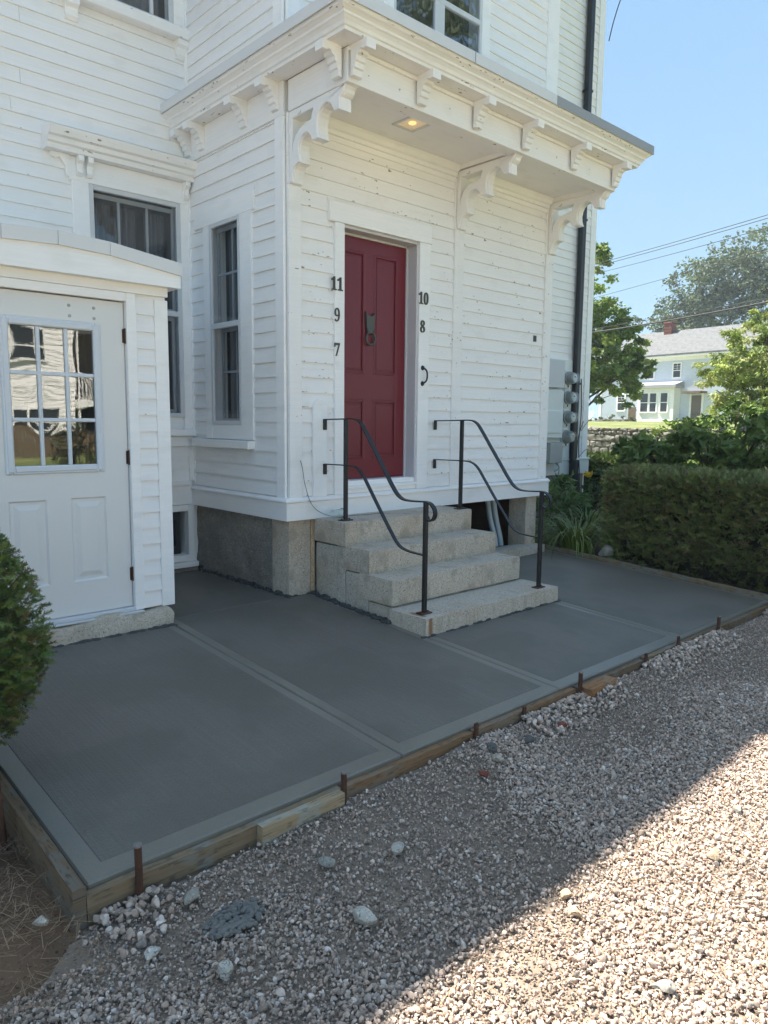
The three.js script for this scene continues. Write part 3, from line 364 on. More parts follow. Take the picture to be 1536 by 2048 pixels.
{ const du0 = 0.528, du1 = 1.411, pn = [[0.635, 0.905, 1.85, 2.87], [1.03, 1.30, 1.85, 2.87], [0.635, 0.905, 1.10, 1.60], [1.03, 1.30, 1.10, 1.60]];
  const d = HP('front_door', [wallCore(FR, du0, du1, 0.91, 2.994, -0.122, -0.112, pn), box(FR, du0, du1, 0.91, 2.994, -0.158, -0.1225)], M.red);
  for (const [a, b, c, e] of pn) { mesh('door_panel', [box(FR, a + 0.03, b - 0.03, c + 0.03, e - 0.03, -0.123, -0.117, 0.003)], M.red, d);
    mesh('panel_moulding', [box(FR, a - 0.012, a + 0.014, c - 0.012, e + 0.012, -0.122, -0.1055, 0.006), box(FR, b - 0.014, b + 0.012, c - 0.012, e + 0.012, -0.122, -0.1055, 0.006), box(FR, a + 0.014, b - 0.014, c - 0.012, c + 0.014, -0.122, -0.106, 0.006), box(FR, a + 0.014, b - 0.014, e - 0.014, e + 0.012, -0.122, -0.106, 0.006)], M.red, d); }
  const s = new THREE.Shape(); [[-0.045, 0.075], [-0.052, 0.12], [-0.026, 0.088], [0.026, 0.088], [0.052, 0.12], [0.045, 0.075], [0.04, 0.0], [0.022, -0.06], [-0.022, -0.06], [-0.04, 0.0]].forEach(([x, y], i) => (i ? s.lineTo(x, y) : s.moveTo(x, y)));
  const k = new THREE.ExtrudeGeometry(s, { depth: 0.018, bevelEnabled: true, bevelSize: 0.006, bevelThickness: 0.008, bevelSegments: 2 }); k.translate(0.967, 2.255, -0.112);
  const kn = mesh('knocker', k, M.knocker, d); const rg = new THREE.TorusGeometry(0.052, 0.0095, 10, 28); rg.translate(0.967, 2.15, -0.088); mesh('knocker_ring', rg, M.knocker, d); }
{ const g = new THREE.ExtrudeGeometry((() => { const s = new THREE.Shape(); s.moveTo(0.236, 0.797); s.lineTo(0.372, 0.797); s.lineTo(0.372, 1.527); s.absarc(0.304, 1.527, 0.068, 0, Math.PI, false); s.lineTo(0.236, 0.797); return s; })(), { depth: 0.022, bevelEnabled: true, bevelSize: 0.003, bevelThickness: 0.003, bevelSegments: 1 }); g.translate(0, 0, 0.018); HP('rail_backing_board', g, M.trim); }
HP('repair_patch', box(FR, 3.225, 3.28, 2.295, 2.36, 0.016, 0.0205, 0.002), M.bronze);
// nails, hooks and a loose wire on the corner
HP('loose_wire', tube([[0.095, 1.10, 0.045], [0.11, 1.04, 0.05], [0.13, 0.90, 0.06], [0.20, 0.72, 0.075], [0.36, 0.63, 0.09], [0.62, 0.623, 0.16], [0.85, 0.628, 0.22]], 0.003, 5), M.curtain);
// house numbers and pull handle
const [serifB, serif] = await Promise.all([new FontLoader().loadAsync('fonts/droid/droid_serif_bold.typeface.json'), new FontLoader().loadAsync('fonts/droid/droid_serif_regular.typeface.json')]);
for (const [t, x, y, f, label] of [['11', 0.474, 2.545, serifB, 'dark metal number 11, topmost left of the red door'], ['9', 0.476, 2.295, serif, 'thin dark metal number 9 left of the red door'], ['7', 0.476, 2.013, serifB, 'dark metal number 7, lowest left of the red door'], ['10', 1.494, 2.546, serifB, 'dark metal number 10, topmost right of the red door'], ['8', 1.487, 2.293, serifB, 'dark metal number 8 right of the red door']]) {
  const g = new TextGeometry(t, { font: f, size: 0.098, depth: 0.007, curveSegments: 6, bevelEnabled: true, bevelSize: 0.0012, bevelThickness: 0.002, bevelSegments: 1 }); g.computeBoundingBox(); const b = g.boundingBox; g.translate(-(b.min.x + b.max.x) / 2, -(b.min.y + b.max.y) / 2, 0); g.scale(0.86, 1.08, 1);
  const m = mesh('house_number', g, M.bronze); m.position.set(x, y, 0.0405); tag(m, label, 'house number');
}
{ const h = thing('pull_handle', 'black iron pull handle below the numbers 10 and 8', 'handle', [1.517, 1.846, 0.04]);
  put('handle', tube([[1.500, 1.915, 0.035], [1.500, 1.91, 0.066], [1.512, 1.888, 0.082], [1.516, 1.846, 0.086], [1.512, 1.804, 0.082], [1.500, 1.782, 0.066], [1.500, 1.777, 0.035]], 0.0085, 8), M.iron, h);
  for (const y of [1.918, 1.774]) { const g = new THREE.CylinderGeometry(0.019, 0.023, 0.008, 14); g.rotateX(Math.PI / 2); g.translate(1.500, y, 0.044); put('mounting_plate', g, M.iron, h); } }
// electricity meters
{ const t = thing('meter_bank', 'four round electricity meters on a white board beside the black downspout', 'electricity meters', [6.0, 0.66, ZA]);
  put('backboard', box(FR, 5.35, 6.31, 0.88, 2.36, ZA + 0.02, ZA + 0.05, 0.003), M.sage, t);
  put('conduit_box', box(FR, 5.55, 5.96, 1.93, 2.335, ZA + 0.05, ZA + 0.16, 0.006), M.paleBox, t);
  put('service_panel', [box(FR, 5.45, 5.97, 1.20, 1.90, ZA + 0.05, ZA + 0.15, 0.006), box(FR, 5.47, 5.93, 1.27, 1.60, ZA + 0.15, ZA + 0.165, 0.006)], M.sage, t);
  put('junction_box', box(FR, 5.62, 5.93, 0.83, 1.13, ZA + 0.05, ZA + 0.19, 0.006), M.greyBox, t);
  put('cable', [tube([[5.86, 0.83, ZA + 0.12], [5.9, 0.76, ZA + 0.16], [5.84, 0.7, ZA + 0.12]], 0.012, 6), tube([[5.92, 0.83, ZA + 0.12], [5.99, 0.74, ZA + 0.1], [6.02, 0.60, ZA + 0.07]], 0.007, 6)], M.greyBox, t);
  [2.085, 1.80, 1.505, 1.215].forEach((y, i) => { const x = 6.13; put('socket_box', box(FR, x - 0.07, x + 0.07, y - 0.15, y + 0.12, ZA + 0.05, ZA + 0.10, 0.006), M.sage, t);
    const c = (r0, r1, h, n) => { const g = new THREE.CylinderGeometry(r1, r0, h, 28); g.rotateX(Math.PI / 2); g.translate(x, y, ZA + n + h / 2); return g; };
    put('meter_label', box(FR, x - 0.04, x + 0.03, y - 0.145, y - 0.115, ZA + 0.1005, ZA + 0.102), M.lite, t); put('seal', box(FR, x - 0.006, x + 0.012, y - 0.135, y - 0.105, ZA + 0.103, ZA + 0.118, 0.004), M.bronze, t);
    const m = put('meter', [c(0.098, 0.098, 0.03, 0.10), c(0.086, 0.084, 0.075, 0.13)], M.meter, t); mesh('meter_ring', c(0.103, 0.103, 0.016, 0.115), M.greyBox, m); mesh('meter_dome', c(0.080, 0.074, 0.05, 0.206), M.glass, m); mesh('meter_face', c(0.066, 0.062, 0.02, 0.205), M.meterFace, m); mesh('display', box(FR, x - 0.022, x + 0.022, y + 0.008, y + 0.026, ZA + 0.224, ZA + 0.2265), M.black, m); }); }

// ---------------------------------------------------------------- enclosed entry at the left
{ const e = thing('entry_porch', 'small white enclosed entry with a nine-pane door at the left of the house', 'entry porch', [-1.78, 0, 0.02]);
  const E = (n, g, m = M.trim) => put(n, g, m, e), bx2 = (n, a, m = M.trim, ch = 0.003) => E(n, box(FR, ...a, ch), m);
  E('wall', [wallCore(FR, -2.528, -1.037, 0.09, 2.32, -0.1, 0.016, [[-2.245, -1.327, 0.09, 2.20]]), box(FR, -1.10, -1.037, 0.09, 2.32, ZA + 0.06, -0.1), box(FR, -2.528, -2.46, 0.09, 2.32, ZA + 0.06, -0.1), box(FR, -2.46, -1.1, 0.02, 0.09, ZA + 0.06, -0.1)], M.trim);
  bx2('corner_board', [-1.126, -1.03, 0.09, 2.235, 0.0165, 0.042]); bx2('corner_board', [-2.535, -2.44, 0.09, 2.235, 0.0165, 0.042]);
  for (let k = 0; k < 19; k++) { const v = 0.10 + k * 0.1125; if (v < 2.2) { E('clapboard', clap(FR, -1.259, -1.1265, v, 0.1125, 0.0165), M.paint); E('clapboard', clap(FR, -2.44, -2.311, v, 0.1125, 0.0165), M.paint); } }
  bx2('door_casing', [-1.327, -1.26, 0.095, 2.255, 0.0165, 0.046]); bx2('door_casing', [-2.31, -2.245, 0.095, 2.255, 0.0165, 0.046]); bx2('door_casing', [-2.245, -1.327, 2.198, 2.2545, 0.0165, 0.0455]);
  bx2('fascia', [-2.535, -1.03, 2.256, 2.335, 0.0165, 0.05]);
  E('rake_board', prism((u, v, n) => [n, v, u], [[-2.60, 2.315], [-0.967, 2.315], [-0.967, 2.405], [-1.46, 2.468], [-1.78, 2.482], [-2.10, 2.468], [-2.60, 2.405]], ZA + 0.1, 0.12), M.trim);
  for (const [a, b] of [[[-0.965, 2.405], [-1.458, 2.468]], [[-1.461, 2.468], [-1.779, 2.483]], [[-1.782, 2.483], [-2.10, 2.468]], [[-2.103, 2.468], [-2.602, 2.405]]]) E('roof_flashing', prism((u, v, n) => [n, v, u], [[a[0], a[1] - 0.008], [a[0], a[1] + 0.075], [b[0], b[1] + 0.075], [b[0], b[1] - 0.008]], ZA + 0.1, 0.138), M.flash);
  E('threshold', [box(FR, -2.25, -1.32, 0.092, 0.118, -0.05, 0.045, 0.004), box(FR, -2.25, -1.275, 0.08, 0.0915, 0.0, 0.075, 0.003)], M.metalWhite);
  const L = [-2.112, -1.492, 1.07, 2.042], pn = [[-2.105, -1.875, 0.345, 0.905], [-1.727, -1.493, 0.345, 0.905]];
  const d = E('door', [wallCore(FR, -2.242, -1.333, 0.122, 2.192, -0.012, 0.006, [[L[0] + 0.05, L[1] - 0.05, L[2] + 0.05, L[3] - 0.05], ...pn])], M.doorWhite);
  for (const [a, b, c, f] of pn) { const P = [], U = [], q = (i, n) => [[a + i, c + i, n], [b - i, c + i, n], [b - i, f - i, n], [a + i, f - i, n]], rings = [q(0, 0.006), q(0.012, -0.006), q(0.03, -0.006), q(0.062, 0.003)]; for (let r = 0; r < 3; r++) for (let k = 0; k < 4; k++) { const A = rings[r][k], B = rings[r][(k + 1) % 4], C = rings[r + 1][(k + 1) % 4], D = rings[r + 1][k]; P.push(A, B, C, A, C, D); for (let z = 0; z < 6; z++) U.push([0, 0]); } const Q = rings[3]; P.push(Q[0], Q[1], Q[2], Q[0], Q[2], Q[3]); for (let z = 0; z < 6; z++) U.push([0, 0]); mesh('door_panel', poly(P, U), M.doorWhite, d); }
  const w = 0.042, fr = (i, n0, n1) => [box(FR, L[0] + i, L[0] + i + w, L[2] + i, L[3] - i, n0, n1, 0.008), box(FR, L[1] - i - w, L[1] - i, L[2] + i, L[3] - i, n0, n1, 0.008), box(FR, L[0] + i + w, L[1] - i - w, L[2] + i, L[2] + i + w, n0, n1, 0.008), box(FR, L[0] + i + w, L[1] - i - w, L[3] - i - w, L[3] - i, n0, n1, 0.008)];
  mesh('lite_frame', merge([...fr(0, 0.0, 0.018), ...fr(0.012, 0.0, 0.024)]), M.lite, d);
  const gx = [L[0] + 0.054, L[1] - 0.054], gy = [L[2] + 0.054, L[3] - 0.054], dx = (gx[1] - gx[0]) / 3, dy = (gy[1] - gy[0]) / 3;
  for (let k = 1; k < 3; k++) { mesh('muntin', box(FR, gx[0] + dx * k - 0.012, gx[0] + dx * k + 0.012, gy[0], gy[1], -0.004, 0.016, 0.005), M.lite, d); mesh('muntin', box(FR, gx[0], gx[1], gy[0] + dy * k - 0.012, gy[0] + dy * k + 0.012, -0.003, 0.0155, 0.005), M.lite, d); }
  for (let i = 0; i < 3; i++) for (let j = 0; j < 3; j++) mesh('pane', (() => { const a = gx[0] + dx * i, b = a + dx, c = gy[0] + dy * j, f = c + dy; return poly([[a, c, 0.001], [b, c, 0.001], [b, f, 0.001], [a, c, 0.001], [b, f, 0.001], [a, f, 0.001]], [[a, c], [b, c], [b, f], [a, c], [b, f], [a, f]].map((p) => [p[0], p[1]])); })(), M.wavy, d);
  mesh('room', roomBox(FR, -2.2, -1.4, 1.0, 2.1, -0.12, 0.6), M.room, d);
  for (const v of [1.974, 1.161, 0.351]) mesh('hinge', [cyl(0.0085, 0.0085, 0.10, -1.330, v - 0.05, 0.018, 8), box(FR, -1.345, -1.315, v - 0.045, v + 0.045, 0.005, 0.011)], M.rust, d);
  for (const [x, y] of [[-1.687, 2.137], [-1.529, 2.136], [-1.684, 2.072], [-1.529, 2.07]]) { const g = new THREE.CylinderGeometry(0.0095, 0.0105, 0.005, 12); g.rotateX(Math.PI / 2); g.translate(x, y, 0.0085); mesh('screw', g, M.greyBox, d); }
  const g = rough(1.72, 0.30, 0.50, [36, 8, 12], 0.055, 2.3, 0.03, 7); g.translate(-1.93, -0.062, -0.145); E('door_stone', g, M.granite);
}

// ---------------------------------------------------------------- granite steps and handrails
{ const s = thing('stone_steps', 'four grey granite steps leading up to the red door', 'steps', [1.03, -0.1, 0.7]);
  const B = (n, x0, x1, y0, y1, z0, z1, mat, sd, seg, amp = 0.0055) => { const g = rough(x1 - x0, y1 - y0, z1 - z0, seg, amp, sd, 0.011, 8); g.translate((x0 + x1) / 2, (y0 + y1) / 2, (z0 + z1) / 2); return put(n, g, mat, s); };
  B('step', 0.255, 1.80, 0.418, 0.615, 0.012, 0.425, M.granite, 1.7, [44, 6, 14]); B('step', 0.27, 1.83, 0.230, 0.424, 0.30, 0.70, M.granite, 4.2, [44, 6, 14]); B('step', 0.262, 1.835, 0.032, 0.236, 0.58, 0.975, M.granite, 8.8, [44, 6, 14]); B('step', 0.24, 1.885, -0.25, 0.022, 0.955, 1.352, M.graniteRust, 13.1, [46, 6, 14]);
  B('support_stone', 0.268, 1.78, -0.2, 0.412, 0.02, 0.41, M.graniteSide, 21, [30, 10, 10], 0.006); B('support_stone', 0.272, 1.80, -0.2, 0.225, 0.414, 0.692, M.graniteSide, 25, [30, 8, 8], 0.006); B('support_stone', 0.27, 1.80, -0.24, 0.026, 0.696, 0.95, M.graniteSide, 29, [30, 6, 8], 0.006); }
function railSweep(pts, x, w, t) {                  // flat bar along (z, y) points in the plane of x
  const c = new THREE.CatmullRomCurve3(pts.map(([z, y]) => V3(x, y, z)), false, 'centripetal'), N = pts.length * 7, P = [], U = [], R = [];
  for (let i = 0; i <= N; i++) { const p = c.getPoint(i / N), d = c.getTangent(i / N), n = V3(0, d.z, -d.y).normalize(); R.push([[-w, -t], [w, -t], [w, t], [-w, t]].map(([a, b]) => [p.x + a / 2, p.y + n.y * b / 2, p.z + n.z * b / 2])); }
  for (let i = 0; i < N; i++) for (let k = 0; k < 4; k++) { const a = R[i][k], b = R[i][(k + 1) % 4], e = R[i + 1][(k + 1) % 4], f = R[i + 1][k]; P.push(a, b, e, a, e, f); for (let z = 0; z < 6; z++) U.push([0, 0]); }
  for (const [Q, r] of [[R[0], 1], [R[N], 0]]) { const [a, b, e, f] = Q; P.push(...(r ? [a, e, b, a, f, e] : [a, b, e, a, e, f])); for (let z = 0; z < 6; z++) U.push([0, 0]); }
  return fixOut(poly(P, U));
}
function handrail(x, dz, label, wallZ, baseY) {
  const r = thing('handrail', label, 'handrail', [x, baseY, 1.235 + dz]), Z = (p) => p.map(([z, y]) => [z + (z > 0.1 ? dz : 0), y]);
  put('post', box(FR, x - 0.015, x + 0.015, 0.618, 1.436, 0.305 + dz, 0.335 + dz, 0.003), M.iron, r);
  put('post', box(FR, x - 0.0155, x + 0.0155, baseY, 0.846, 1.213 + dz, 1.244 + dz, 0.003), M.iron, r);
  put('top_rail', railSweep(Z([[wallZ, 1.432], [0.12, 1.434], [0.30, 1.438], [0.40, 1.44], [0.455, 1.434], [0.505, 1.408], [0.56, 1.345], [0.66, 1.215], [0.78, 1.06], [0.88, 0.932], [0.93, 0.880], [0.985, 0.850], [1.055, 0.842], [1.15, 0.845], [1.23, 0.848], [1.275, 0.838], [1.308, 0.812], [1.322, 0.775], [1.312, 0.738], [1.285, 0.716], [1.252, 0.722], [1.240, 0.742]]), x, 0.038, 0.010), M.iron, r);
  put('lower_rail', railSweep(Z([[wallZ, 1.062], [0.15, 1.064], [0.32, 1.066], [0.42, 1.062], [0.475, 1.045], [0.525, 1.008], [0.59, 0.93], [0.68, 0.815], [0.80, 0.665], [0.88, 0.568], [0.92, 0.522], [0.965, 0.488], [1.04, 0.466], [1.215, 0.455]]), x, 0.030, 0.009), M.iron, r);
  for (const y of [1.432, 1.062]) put('wall_flange', box(FR, x - 0.019, x + 0.019, y - 0.085, y + 0.004, wallZ - 0.006, wallZ + 0.004, 0.002), M.iron, r);
  for (const [y, z] of [[0.616, 0.32 + dz], [baseY, 1.228 + dz]]) { const b = put('base_plate', [box(FR, x - 0.055, x + 0.055, y, y + 0.009, z - 0.035, z + 0.035, 0.003)], y > 0.3 ? M.iron : M.rust, r); for (const a of [-0.04, 0.04]) mesh('bolt', cyl(0.008, 0.006, 0.009, x + a, y + 0.009, z, 6), M.rust, b); }
}
handrail(0.345, 0, 'black iron handrail with scrolled end on the left side of the steps', 0.05, 0.023);
handrail(1.70, 0.045, 'black iron handrail with scrolled end on the right side of the steps', 0.028, 0.023);
{ const j = thing('plastic_jar', 'small clear plastic jar with green rim behind the left handrail post', 'jar', [0.44, 0.655, 0.16]);
  const g = new THREE.CylinderGeometry(0.035, 0.038, 0.10, 18, 1, true); g.rotateZ(Math.PI / 2); g.translate(0.385, 0.655, 0.16); put('body', g, new THREE.MeshPhysicalMaterial({ color: lin(0.8, 0.85, 0.85), transmission: 0.7, thickness: 0, roughness: 0.35 }), j);
  const t = new THREE.TorusGeometry(0.037, 0.006, 8, 22); t.rotateY(Math.PI / 2); t.translate(0.44, 0.655, 0.16); put('rim', t, std({ color: lin(0.10, 0.22, 0.10), roughness: 0.5 }), j); }

// ---------------------------------------------------------------- ground, pavement and formwork
const sheet = (x0, x1, z0, z1, nx, nz, f, s = 1) => { const g = new THREE.PlaneGeometry(x1 - x0, z1 - z0, nx, nz); g.rotateX(-Math.PI / 2); g.translate((x0 + x1) / 2, 0, (z0 + z1) / 2); const p = g.attributes.position, u = g.attributes.uv; for (let i = 0; i < p.count; i++) { p.setY(i, f(p.getX(i), p.getZ(i))); u.setXY(i, p.getX(i) * s, p.getZ(i) * s); } g.computeVertexNormals(); return g; };
structure('ground', sheet(-150, 300, -200, 150, 4, 4, () => -0.36), M.dirt);
const gravelY = (x, z) => -0.292 + 0.042 * sst(3.0, 2.54, z) * sst(-2.2, -1.2, x) + 0.03 * (n3(x * 0.9, 0, z * 0.9, 8) - 0.5) + 0.045 * sst(2.85, 2.52, z) * n3(x * 3, 0, z * 3, 6) * (x > -2.6 ? 1 : 0.3);
structure('driveway', sheet(-7, 9, 2.46, 9.2, 120, 60, (x, z) => gravelY(x, z) - 0.014), M.dirt);
structure('soil', sheet(-5.2, -2.64, -1.6, 3.1, 50, 90, (x, z) => -0.21 - 0.03 * sst(1.4, 2.5, z) - 0.13 * sst(2.45, 2.95, z) + 0.06 * (fbm(x * 1.3 + 20, z * 1.3 + 20, 64, 64, 3, 4) - 0.5) - 0.05 * sst(-2.85, -2.68, x)), std({ map: T.dirt, color: lin(0.60, 0.47, 0.36), roughness: 1, bumpMap: T.dirt, bumpScale: 0.01 }));
structure('planting_bed', sheet(3.66, 8.6, -1.6, 3.2, 60, 50, (x, z) => -0.075 - 0.065 * Math.max(0, z - 0.2) + 0.05 * (fbm(x * 1.5, z * 1.5, 64, 64, 12, 4) - 0.5)), M.mulch);
structure('front_lawn', sheet(8.0, 26.5, -40, 14, 20, 20, (x, z) => -0.16 + 0.06 * (n3(x * 0.3, 0, z * 0.3, 3) - 0.5)), M.grass);
structure('back_lawn', sheet(-40, 60, 9.2, 70, 10, 10, (x, z) => -0.29 + 0.5 * sst(11, 15, z)), M.grass);
{ const X = (z) => 26.6 - 0.128 * (z + 13.9); const g = sheet(0, 120, -70, 60, 24, 26, () => 0), p = g.attributes.position; for (let i = 0; i < p.count; i++) { const d = p.getX(i); p.setX(i, X(p.getZ(i)) + 0.02 + d); p.setY(i, 1.20 + 0.37 * sst(0, 26, d)); } g.computeVertexNormals(); structure('upper_lawn', g, M.grass); }
const PV = new THREE.Group(); PV.name = 'pavement'; PV.userData.kind = 'structure'; scene.add(PV); used.add('pavement');
const slabBox = (x0, x1, zs, y0, y1, ch) => slope(merge(zs.slice(1).map((z, i) => box(FR, x0, x1, y0, y1, zs[i], z, ch))));
for (const [x0, x1, zs, in0, in1, front] of [[-2.60, -1.084, [0.0, 2.47], 0.085, 0.06, 0.088], [-1.076, 0.248, [0, 2.47], 0.06, 0.06, 0.088], [0.256, 1.855, [0.9, 2.47], 0.06, 0.06, 0.088], [1.863, 3.62, [-0.06, 2.47], 0.055, 0.035, 0.04]]) {
  const p = mesh('slab_panel', slabBox(x0, x1, zs, -0.12, 0, 0.007), M.trowel, PV);
  mesh('broomed_field', slabBox(x0 + in0, x1 - in1, [zs[0] + 0.005, zs[zs.length - 1] - front], -0.02, 0.003, 0.0025), M.broom, p);
}
mesh('slab_panel', slabBox(-1.03, -0.005, [ZA + 0.08, -0.002], -0.12, 0.003, 0.003), M.broom, PV);
mesh('slab_edge', slope(box(FR, -2.61, 3.63, -0.13, -0.012, 0.02, 2.465)), M.slabSide, PV);
{ const P = []; for (let i = 0; i < 26; i++) { const z = 0.03 + i * 0.0375; const g = rough(0.055 + rr(0, 0.015), 0.035 + rr(0, 0.015), 0.05, [2, 2, 2], 0.02, i * 1.3, 0.02); g.translate(0.235 + rr(-0.012, 0.008), -0.03 - 0.06 * z + rr(-0.004, 0.008), z); P.push(g); }
  for (let i = 0; i < 34; i++) { const x = 0.22 + i * 0.051; const g = rough(0.06, 0.026 + rr(0, 0.01), 0.035 + rr(0, 0.01), [2, 2, 2], 0.018, i * 2.7, 0.018); g.translate(x, -0.118 + rr(-0.004, 0.004), 1.352); P.push(g); }
  for (let i = 0; i < 38; i++) { const z = -1.5 + i * 0.041; const g = rough(0.05, 0.05 + rr(0, 0.05), 0.05, [2, 2, 2], 0.03, i * 3.7, 0.018); g.translate(0.0 + rr(-0.015, 0.0), -0.035, z); P.push(g); }
  for (let i = 0; i < 6; i++) { const g = rough(0.05, 0.04, 0.05, [2, 2, 2], 0.02, i, 0.018); g.translate(0.02 + i * 0.045, -0.04, 0.01); P.push(g); }
  for (let i = 0; i < 44; i++) { const x = -2.58 + i * 0.035; const g = rough(0.05, 0.03, 0.04 + rr(0, 0.02), [2, 2, 2], 0.02, i * 1.9, 0.014); g.translate(x, -0.045, 0.125); P.push(g); }
  mesh('cement_smear', merge(P), M.mortar, PV).userData.kind = 'stuff'; }
function board(label, x0, x1, y0, y1, z0, z1, mat, sl = false, rz = 0) {
  const c = [(x0 + x1) / 2, y0, (z0 + z1) / 2], w = x1 - x0, h = y1 - y0, d = z1 - z0; const g = new THREE.BoxGeometry(w, h, d, Math.max(2, Math.round(w / 0.06)), 4, Math.max(2, Math.round(d / 0.06))), p = g.attributes.position, u = g.attributes.uv, N = g.attributes.normal, o = rnd();
  for (let i = 0; i < p.count; i++) { const x = p.getX(i), y = p.getY(i), z = p.getZ(i), long = w > d; u.setXY(i, (long ? x : z) + o, (Math.abs(N.getY(i)) > 0.5 ? (long ? z : x) : y) + o * 3); if (Math.abs(N.getX(i)) > 0.5 && long) u.setXY(i, z + o, y + o); const top = y > h * 0.4 ? -0.006 * n3(x * 9 + o * 50, 0, z * 9, 4) - 0.005 * n3(x * 40, 1, z * 40, 9) : 0; p.setXYZ(i, x, y + h / 2 + top, z + (z > 0 ? 0.002 : 0) * (n3(x * 20, y * 20, 0, 2) - 0.5)); }
  if (sl) for (let i = 0; i < p.count; i++) p.setY(i, p.getY(i) - 0.06 * p.getZ(i)); g.rotateZ(rz); g.computeVertexNormals();
  const m = mesh('form_board', toCreasedNormals(g, 0.6), mat); m.position.set(...c); return tag(m, label, 'form board', 'boards framing the fresh concrete');
}
board('weathered form board at the near left corner of the slab', -2.615, -1.49, -0.33, -0.193, 2.474, 2.512, M.wood);
board('short pale concrete-crusted board nailed outside the near form', -1.935, -1.51, -0.33, -0.188, 2.514, 2.556, M.woodPale);
board('brown form board between the second and third stakes from the left', -1.475, -0.60, -0.33, -0.192, 2.474, 2.514, M.woodWarm);
board('orange brown form board left of the tall stake at the slab middle', -0.58, 0.37, -0.33, -0.190, 2.474, 2.514, M.woodWarm);
board('short reddish brown wood block right of the tall middle stake', 0.408, 0.70, -0.33, -0.182, 2.516, 2.60, std({ map: T.wood, color: lin(1.0, 0.68, 0.46), roughness: 0.85 }));
board('grey form board behind and right of the reddish block', 0.402, 1.21, -0.33, -0.194, 2.474, 2.510, M.woodOld);
board('short form board between the two close stakes on the right', 1.23, 1.685, -0.33, -0.188, 2.474, 2.512, M.wood);
board('long grey form board at the far right end of the slab', 1.70, 3.66, -0.33, -0.190, 2.474, 2.510, M.woodOld);
board('mossy form board along the left side of the slab with exposed end grain', -2.662, -2.618, -0.26, -0.10, 0.75, 2.512, M.woodOld, true);
board('thin form strip between the slab and the clipped hedge', 3.624, 3.645, -0.20, -0.045, -0.1, 2.468, M.wood, true);
function stake(x, z, y0, y1, label, tilt = 0, flat = false) {
  const t = thing('steel_stake', label, 'stake', [x, y0, z], 'steel stakes holding the form boards'); t.rotation.z = tilt;
  const h = y1 - y0; mesh('rod', flat ? box(FR, -0.013, 0.013, 0, h, -0.008, 0.008, 0.003) : cyl(0.0135, 0.0135, h, 0, 0, 0, 14), M.rust, t);
  if (!flat) mesh('stake_head', cyl(0.0155, 0.015, 0.008, 0, h, 0, 14), M.fieldstone, t);
}
stake(-2.436, 2.53, -0.36, -0.075, 'tall rusty round stake at the near left corner board', 0.01);
stake(-1.494, 2.53, -0.36, -0.116, 'rusty round stake at the right end of the pale crusted board');
stake(-0.59, 2.526, -0.36, -0.142, 'short stake at the joint of the two brown boards', 0, true);
stake(-0.173, 2.526, -0.36, -0.160, 'flat rusty stake on the orange brown board', 0, true);
stake(0.386, 2.532, -0.36, -0.094, 'tall dark stake beside the reddish brown block');
stake(1.22, 2.522, -0.36, -0.150, 'short flat stake left of the two close stakes', 0, true);
stake(1.692, 2.524, -0.36, -0.120, 'stake at the left end of the long far board', 0, true);
stake(2.385, 2.522, -0.36, -0.098, 'thin stake midway along the long far board', -0.02);
stake(-2.70, 1.88, -0.36, 0.045, 'dark leaning stake outside the left form board below the yew bush', 0.05);
{ const t = thing('corner_stake', 'rusty stake with a wood cleat at the far right slab corner', 'stake', [3.66, -0.3, 2.53]); mesh('rod', box(FR, -0.02, 0.02, 0, 0.36, -0.012, 0.012, 0.003), M.rust, t); mesh('cleat', box(FR, 0.025, 0.25, 0.12, 0.30, -0.02, 0.02, 0.004), M.woodWarm, t); }

// ---------------------------------------------------------------- gravel and stones
const cutsOf = (s) => [0, 1, 2, 3, 4, 5].map((k) => { const a = hash(k, Math.round(s * 10), 7) * 6.283, b = hash(k, Math.round(s * 10), 8) * 2 - 1, c = Math.sqrt(1 - b * b); return [Math.cos(a) * c, b, Math.sin(a) * c, 0.62 + 0.2 * hash(k, Math.round(s * 10), 9)]; });
const pebbleGeo = (s, det = 1) => { const g = new THREE.IcosahedronGeometry(1, det), p = g.attributes.position; for (let i = 0; i < p.count; i++) { const v = V3(p.getX(i), p.getY(i), p.getZ(i)), k = 0.62 + 0.75 * n3(v.x * 1.3 + s, v.y * 1.3, v.z * 1.3, 3) + 0.2 * n3(v.x * 3 + s, v.y * 3, v.z * 3, 5); v.multiplyScalar(k); for (const [a, b, c, d] of cutsOf(s)) { const q = v.x * a + v.y * b + v.z * c - d; if (q > 0) v.sub(V3(a, b, c).multiplyScalar(q * 0.92)); } p.setXYZ(i, v.x, v.y * 0.66, v.z * 0.82); } const m = mergeVertices((g.deleteAttribute('normal'), g.deleteAttribute('uv'), g), 1e-4); m.computeVertexNormals(); const q = toCreasedNormals(m, 0.42); q.setAttribute('uv', new THREE.BufferAttribute(new Float32Array(q.attributes.position.count * 2), 2)); return q; };
const pebbleMat = std({ color: 0xffffff, roughness: 0.9 });
const bare = (x, z) => fbm(x * 0.9 + 30, z * 0.9 + 30, 256, 256, 41, 4);
const PC = [[0.50, 0.395, 0.32], [0.41, 0.32, 0.255], [0.56, 0.45, 0.37], [0.29, 0.23, 0.185], [0.49, 0.355, 0.275], [0.64, 0.55, 0.475], [0.39, 0.33, 0.28], [0.45, 0.345, 0.27]].map((c) => lin(...c));
